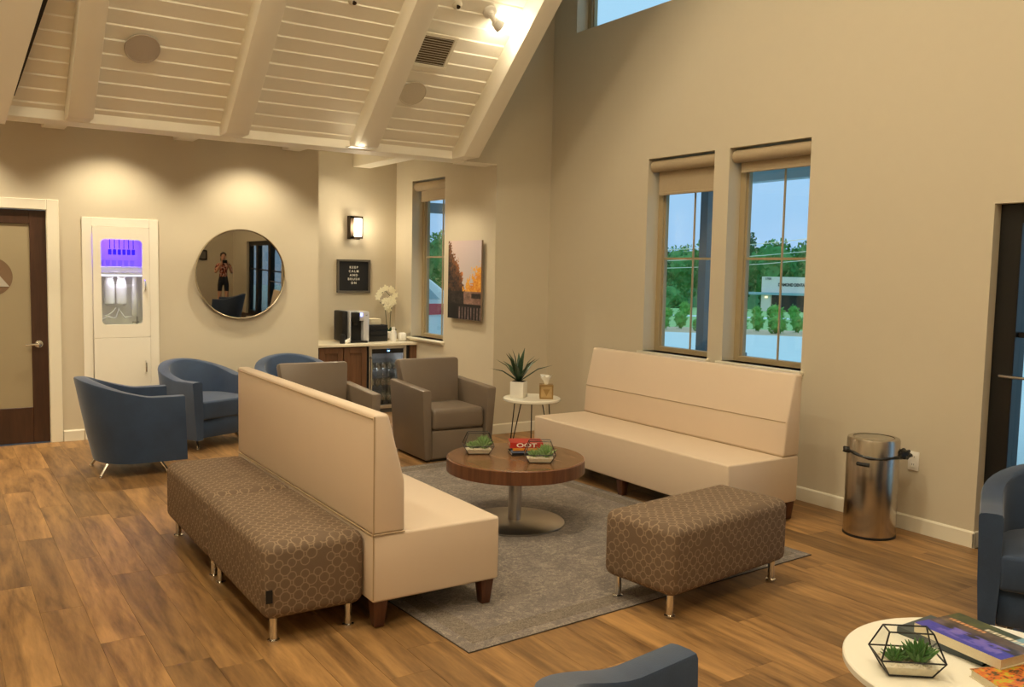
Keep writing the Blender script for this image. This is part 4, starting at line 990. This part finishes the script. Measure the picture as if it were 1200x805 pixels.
def autumn(u, v):
    n = nz(u, v, 8, 9)*.6+nz(u, v, 22, 3)*.5
    c = (206+60*n, 110+90*n, 40+20*n)
    if n > .18: c = (186, 176, 52)
    if n < -.2 or u > .78: c = (52+40*abs(n), 44+30*abs(n), 34)
    if u > .84 and n > .1: c = (196, 190, 180)
    return c
def autx(t): printed('cover_print', 44, 44, autumn, lambda u, v: (-.125+.25*u, -.095+.19*v, .0223), MT['print'], t, label='cover with orange autumn leaves')
book((2.469, 1.150, RT+.0005), math.radians(-22), .25, .19, .022, MT['paper'], 'picture book with orange autumn leaves at the bottom right corner', extra=autx)

# ------------------------------------------------------------------ person by the entrance, seen in the mirror
def person():
    t = thing('person', 'person in patterned top and dark shorts holding a camera up, seen in the round mirror', 'person', (4.58, -.15, 0), math.radians(8))
    P = {'pel': (0, 0, .92, .115, .085), 'wst': (0, 0, 1.08, .105, .08), 'chs': (0, .01, 1.28, .135, .09), 'sho': (0, .01, 1.40, .10, .07), 'nk': (0, .0, 1.46, .05, .05), 'hd0': (0, .015, 1.54, .07, .08), 'hd1': (0, .01, 1.63, .075, .085), 'hd2': (0, 0, 1.69, .045, .05)}
    E_ = [('pel', 'wst'), ('wst', 'chs'), ('chs', 'sho'), ('sho', 'nk'), ('nk', 'hd0'), ('hd0', 'hd1'), ('hd1', 'hd2')]
    for s_, n in ((-1, 'l'), (1, 'r')):
        P.update({'hip'+n: (s_*.09, 0, .86, .085, .085), 'kn'+n: (s_*.10, .01, .48, .055, .055), 'cf'+n: (s_*.10, -.02, .34, .055, .055), 'an'+n: (s_*.10, -.02, .09, .036, .036), 'to'+n: (s_*.12, .12, .03, .035, .025),
                  'sh'+n: (s_*.17, .0, 1.38, .052, .052), 'el'+n: (s_*.23, .12, 1.14, .04, .04), 'wr'+n: (s_*.10, .27, 1.38, .026, .026), 'pa'+n: (s_*.075, .29, 1.44, .034, .02)})
        E_ += [('pel', 'hip'+n), ('hip'+n, 'kn'+n), ('kn'+n, 'cf'+n), ('cf'+n, 'an'+n), ('an'+n, 'to'+n), ('chs', 'sh'+n), ('sh'+n, 'el'+n), ('el'+n, 'wr'+n), ('wr'+n, 'pa'+n)]
        for k in range(5):
            f = (s_*(.075-.012*k+.01), .31+.012*(k % 2), 1.475-.014*k+.01, .009, .009); g = (s_*(.03-.006*k), .345, 1.478-.016*k, .008, .008)
            P['f%s%d' % (n, k)] = f; P['g%s%d' % (n, k)] = g; E_ += [('pa'+n, 'f%s%d' % (n, k)), ('f%s%d' % (n, k), 'g%s%d' % (n, k))]
    ks = list(P); me = bpy.data.meshes.new('body'); me.from_pydata([P[k][:3] for k in ks], [(ks.index(a), ks.index(b)) for a, b in E_], [])
    o = bpy.data.objects.new('body', me); C.objects.link(o)
    md = o.modifiers.new('s', 'SKIN'); sv = me.skin_vertices[0].data
    for i, k in enumerate(ks): sv[i].radius = P[k][3:]; sv[i].use_root = (k == 'pel')
    sb = o.modifiers.new('u', 'SUBSURF'); sb.levels = 2; sb.render_levels = 2
    dg = bpy.context.evaluated_depsgraph_get(); m2 = bpy.data.meshes.new_from_object(o.evaluated_get(dg)); bpy.data.objects.remove(o); m2.name = 'body'
    m2.materials.clear(); s = N('patterned_cloth'); v = s.coord(); n_ = s.noise(v, 22, 2); s.P(color=s.ramp(n_, [(.42, srgb(60, 34, 30)), (.5, srgb(196, 90, 60)), (.58, srgb(220, 180, 160))]), rough=.8)
    for m in (MT['skin'], s.m, plain('dark_shorts', srgb(34, 36, 42), .8), plain('dark_boots', srgb(30, 28, 28), .6)): m2.materials.append(m)
    for p in m2.polygons:
        c = p.center; p.use_smooth = True; k = 0
        if c.z < .30: k = 3
        elif .62 < c.z < 1.02 and abs(c.x) < .2 and c.y < .12: k = 2
        elif 1.02 <= c.z < 1.45 and abs(c.x) < .24 and c.y < .13: k = 1
        p.material_index = k
    b = obj('body', m2, None, t)
    hr = B(); blob(hr, (0, -.02, 1.645), (.088, .095, .085), 3, .15); blob(hr, (0, -.07, 1.52), (.07, .04, .12), 3, .2)
    for v in list(hr.verts):
        if v.co.y > .055 and v.co.z < 1.68: v.co.y = .055
    obj('hair', hr, plain('brown_hair', srgb(58, 40, 30), .6, var=.3, scale=60), t)
    fc = B(); blob(fc, (0, .098, 1.575), (.011, .016, .02), 2)
    for s_ in (-1, 1): blob(fc, (s_*.085, .0, 1.58), (.01, .018, .03), 2)
    obj('face', fc, MT['skin'], t); ey = B(); [blob(ey, (s_*.03, .086, 1.60), (.011, .008, .008), 2) for s_ in (-1, 1)]; blob(ey, (0, .094, 1.535), (.022, .006, .006), 1); obj('eyes_and_mouth', ey, plain('eye_and_lip', srgb(70, 36, 32), .4), t)
    cm = B(); box(cm, -.065, .065, .33, .37, 1.42, 1.51, r=.008); lathe(cm, [(.035, .37), (.038, .41), (.03, .43)], c=(0, 0, 1.465), axis='y', seg=24); obj('camera', cm, MT['blackmat'], t, label='black camera held in both hands')
person()
t = thing('framed_picture', 'small dark framed picture on the entrance wall, seen in the mirror', 'picture', (4.15, YK, 1.62)); obj('frame', box(B(), -.22, .22, 0, .025, -.15, .15, r=.003), MT['blackmat'], t); obj('print', box(B(), -.18, .18, .024, .028, -.11, .11), plain('grey_print', srgb(110, 104, 96), .6, var=.5, scale=9), t)

# ------------------------------------------------------------------ outside
G = struct('ground', box(B(), 5.385, 18, -14, 16, -.35, -.15), MT['concrete'])
def gz(d): return -.15 if d < 27 else -.15-(d-27)*(3.55/110)
dirw = lambda a: Vector((math.sin(a), math.cos(a), 0))
def fan(name, d0, d1, mat, dz=0, a0=.0, a1=2.0):
    b = B(); n = 24; R0 = []; R1 = []
    for k in range(n+1):
        a = a0+(a1-a0)*k/n; v = dirw(a); R0.append(b.verts.new((v.x*d0, v.y*d0, gz(d0)+dz))); R1.append(b.verts.new((v.x*d1, v.y*d1, gz(d1)+dz)))
    for k in range(n): b.faces.new((R0[k], R1[k], R1[k+1], R0[k+1]))
    bmesh.ops.recalc_face_normals(b, faces=b.faces)
    return struct(name, b, mat)
G.location.z = -.02
fan('ground_lot', 5.5, 27, MT['concrete'], 0); fan('ground_mulch_strip', 27, 33, MT['mulch'], .0); fan('ground_lawn', 33, 60, MT['grass']); fan('ground_road', 60, 67, MT['concrete'], a0=.72); fan('ground_far_lawn', 67, 240, MT['grass']); hb = B(); P0 = []; P1 = []
for k in range(33):
    v = dirw(k/32*1.6); P0.append(hb.verts.new((v.x*188, v.y*188, -6))); hh = 5.5+2.2*noise.noise(Vector((k*.7, 0, 0))); P1.append(hb.verts.new((v.x*205, v.y*205, hh)))
for k in range(32): hb.faces.new((P0[k], P0[k+1], P1[k+1], P1[k]))
struct('ground_wooded_bank', hb, MT['tree2'])
fan('ground_verge', 60, 67, MT['grass'], a0=0, a1=.72)
rr = random.Random(21)
def leafy(n, rx, rz, zc, s, shell=.6, up=False):
    b = B()
    for k in range(n):
        while True:
            p = Vector((rr.uniform(-1, 1), rr.uniform(-1, 1), rr.uniform(-1, 1)))
            if shell < p.length < 1: break
        kk = 1+.28*noise.noise(p*1.7+Vector((n, 0, 0)))
        p = Vector((p.x*rx*kk, p.y*rx*kk, zc+p.z*rz*kk)); a = Vector((rr.uniform(-1, 1), rr.uniform(-1, 1), rr.uniform(-1, 1))).normalized(); c = a.orthogonal().normalized()
        l_ = s*rr.uniform(.6, 1.3); b.faces.new([b.verts.new(p+a*l_), b.verts.new(p+c*l_*.8), b.verts.new(p-a*l_*.6-c*l_*.3)])
    blob(b, (0, 0, zc), (rx*.8, rx*.8, rz*.8), 3, .5, seed=n*.1)
    return b
crowns = [mesh('crown', leafy(1500, 3.8, 4.6, 6.2, .42), MT['tree1'], None), mesh('crown', leafy(1501, 3.4, 5.2, 6.4, .42), MT['tree2'], None), mesh('crown', leafy(1300, 4.4, 4.0, 5.4, .42), MT['tree1'], None)]
trunk = mesh('trunk', tube(B(), [(0, 0, 0), (.1, 0, 3), (0, .1, 6)], .3, 8, taper=[1.2, .9, .5]), MT['bark'])
k = 0
for i_, a_deg in enumerate([23+1.9*i for i in range(20)]):
    d = (158, 178)[i_ % 2]+rr.uniform(-3, 3); a = math.radians(a_deg); v = dirw(a)*d; sc = rr.uniform(1.05, 1.35)
    t = thing('broadleaf_tree', 'leafy green tree in the wood beyond the lot', 'tree', (v.x, v.y, gz(d)), rr.uniform(0, 6), group='trees beyond the parking lot'); t.scale = (sc*.85, sc*.85, sc*1.0)
    obj('crown', crowns[k % 3], None, t); obj('trunk', trunk, None, t); k += 1
for a_deg in [24+3.2*i for i in range(11)]:
    d = 149 if a_deg < 47 else 168; a = math.radians(a_deg); v = dirw(a)*d
    t = thing('broadleaf_tree', 'lower leafy tree at the front of the wood beyond the lot', 'tree', (v.x, v.y, gz(d)-2.2), rr.uniform(0, 6), group='lower trees at the front of the wood'); t.scale = (.8, .8, .68)
    obj('crown', crowns[k % 3], None, t); obj('trunk', trunk, None, t); k += 1
shr = [mesh('foliage', leafy(240, .42, .42, .42, .10, .3), MT['shrubleaf'], None), mesh('foliage', leafy(241, .34, .5, .5, .09, .3), MT['shrubleaf'], None)]
for i in range(15):
    a = math.radians(40.5+i*1.18); d = (28.8, 30.6)[i % 2]; v = dirw(a)*d; s_ = rr.uniform(.5, .85)
    o = obj('shrub', shr[i % 2], None, loc=(v.x, v.y, gz(d)-.02)); o.scale = (s_, s_, s_); tag(o, 'young green shrub in the planting strip beyond the lot', 'shrub', group='shrubs in the planting strip')
for i in range(16):
    a = math.radians(41+i*1.1); d = (50, 54)[i % 2]; v = dirw(a)*d; s_ = rr.uniform(.7, 1.3)
    o = obj('shrub', shr[i % 2], None, loc=(v.x, v.y, gz(d)-.02)); o.scale = (s_, s_, s_); tag(o, 'small shrub on the lawn in front of the low building', 'shrub', group='shrubs on the far lawn')
# low building
a = math.radians(48.92); v = dirw(a)*137
t = thing('office_building', 'low pinkish office building with a flat canopy across the lot', 'building', (v.x, v.y, -3.7), -math.radians(48.9)-math.radians(0))
obj('wall', box(box(box(B(), 0, 2.6, 0, 12, 0, 5.1), 6.4, 26, 0.0, 12, 0, 5.1), 2.6, 6.4, 0, 12, 2.6, 5.1), MT['stucco'], t, smooth=None)
obj('wall_recess', box(B(), 1.5, 6.4, -.05, 0.4, 0, 2.5), MT['dark'], t); obj('entry_pillar', box(B(), 0, 1.4, -1.0, 0, 0, 2.6), MT['stucco'], t); obj('entry_pillar', box(B(), 6.1, 7.6, -1.0, 0, 0, 2.6), MT['stucco'], t)
obj('canopy', box(B(), -1.8, 26, -1.6, .2, 2.45, 2.8), MT['canopyblue'], t); obj('entry_lamp', box(B(), .5, .9, -1.1, -1.0, 2.0, 2.25), emis('entry_glow', (1, .8, .4, 1), 1.2), t)
text('DIAMOND DENTAL', .62, MT['dark'], t, (4.3, -.04, 3.95), (PI/2, 0, 0), depth=.03, bold=.02, sx=.72); text('1700', .45, MT['dark'], t, (.9, -.04, 4.8), (PI/2, 0, 0), depth=.03)
# porch outside the window wall
o = obj('porch_roof', box(box(B(), 5.6, 8.0, -6, 12, 2.98, 3.1), 7.9, 8.05, -6, 12, 2.66, 3.1), MT['porchblue']); tag(o, 'pale blue porch roof outside the two tall windows', 'porch roof')
o = obj('porch_post', box(B(), 7.93, 8.05, 7.80, 7.92, -.17, 2.66), MT['postgrey']); tag(o, 'dark grey porch post outside the left tall window', 'post')
o = obj('outdoor_bin', box(box(B(), 7.9, 8.3, 7.45, 7.75, -.17, .60, r=.02), 7.88, 8.32, 7.43, 7.77, .60, .66, r=.01), MT['postgrey'], smooth=30); tag(o, 'dark outdoor bin at the foot of the porch post', 'bin')
# power lines
t = thing('power_line', 'thin pale power lines crossing in front of the wood', 'cable', (0, 0, 0))
for q in (38, 60):
    pv = dirw(math.radians(q))*95; obj('pole', tube(B(), [(pv.x, pv.y, gz(95)-.3), (pv.x, pv.y, 8.2)], .14, 8), MT['bark'], t)
for k, (z0, z1) in enumerate(((2.6, 7.6), (1.6, 6.2), (.9, 5.2))):
    p0, p1 = dirw(math.radians(38))*95+Vector((0, 0, z0+1)), dirw(math.radians(60))*95+Vector((0, 0, z1))
    obj('wire', tube(B(), [p0.lerp(p1, i/8)-Vector((0, 0, .8*math.sin(PI*i/8))) for i in range(9)], .035, 5), MT['whitelam'], t)
# pergola and parked car outside the counter window
v = dirw(math.radians(28.6))
for q, nm, lab in (((4.9, 9.4, 13.6, 13.72, 2.55, 2.72), 'pergola_beam', 'lower dark pergola beam outside the window beside the coffee counter'), ((4.9, 9.4, 12.0, 12.12, 2.86, 3.04), 'pergola_beam', 'upper grey pergola beam outside the window beside the coffee counter')):
    o = obj(nm, box(B(), *q), MT['postgrey'], smooth=None); tag(o, lab, 'beam')
for xx, lab in ((4.95, 'pale post carrying the pergola beams near the building'), (9.3, 'pale post carrying the pergola beams at the far end')):
    o = obj('pergola_post', box(B(), xx, xx+.1, 13.6, 13.72, -.17, 2.55), MT['postgrey'], smooth=None); tag(o, lab, 'post')
    o = obj('pergola_post', box(B(), xx, xx+.1, 12.0, 12.12, -.17, 2.86), MT['postgrey'], smooth=None); tag(o, lab.replace('pale post', 'pale front post'), 'post')
t = thing('parked_car', 'white car with a red side stripe outside the window beside the coffee counter', 'car', (7.6, 15.6, -.17), math.radians(-25))
bd = B(); prism(bd, [(-2.2, .35), (2.2, .35), (2.25, .8), (1.9, 1.05), (1.1, 1.15), (.5, 1.62), (-1.3, 1.66), (-2.0, 1.2), (-2.25, .9)], 'y', -.85, .85, r=.06, seg=2); obj('body', bd, MT['carwhite'], t)
for s_ in (-1, 1): obj('stripe', prism(B(), [(-2.0, .78), (1.9, .98), (1.9, 1.14), (-2.0, 1.08)], 'y', s_*.865-.01, s_*.865+.01), MT['carred'], t, label='red stripe')
obj('window_band', prism(B(), [(-1.5, 1.2), (.75, 1.2), (.4, 1.55), (-1.2, 1.58)], 'y', -.87, .87), MT['canopyblue'], t)
for x in (-1.35, 1.4):
    for y in (-.8, .8): obj('wheel', lathe(B(), [(.2, -.1), (.32, -.1), (.34, 0), (.32, .1), (.2, .1)], c=(x, y, .34), axis='y', seg=24), MT['slate'], t)
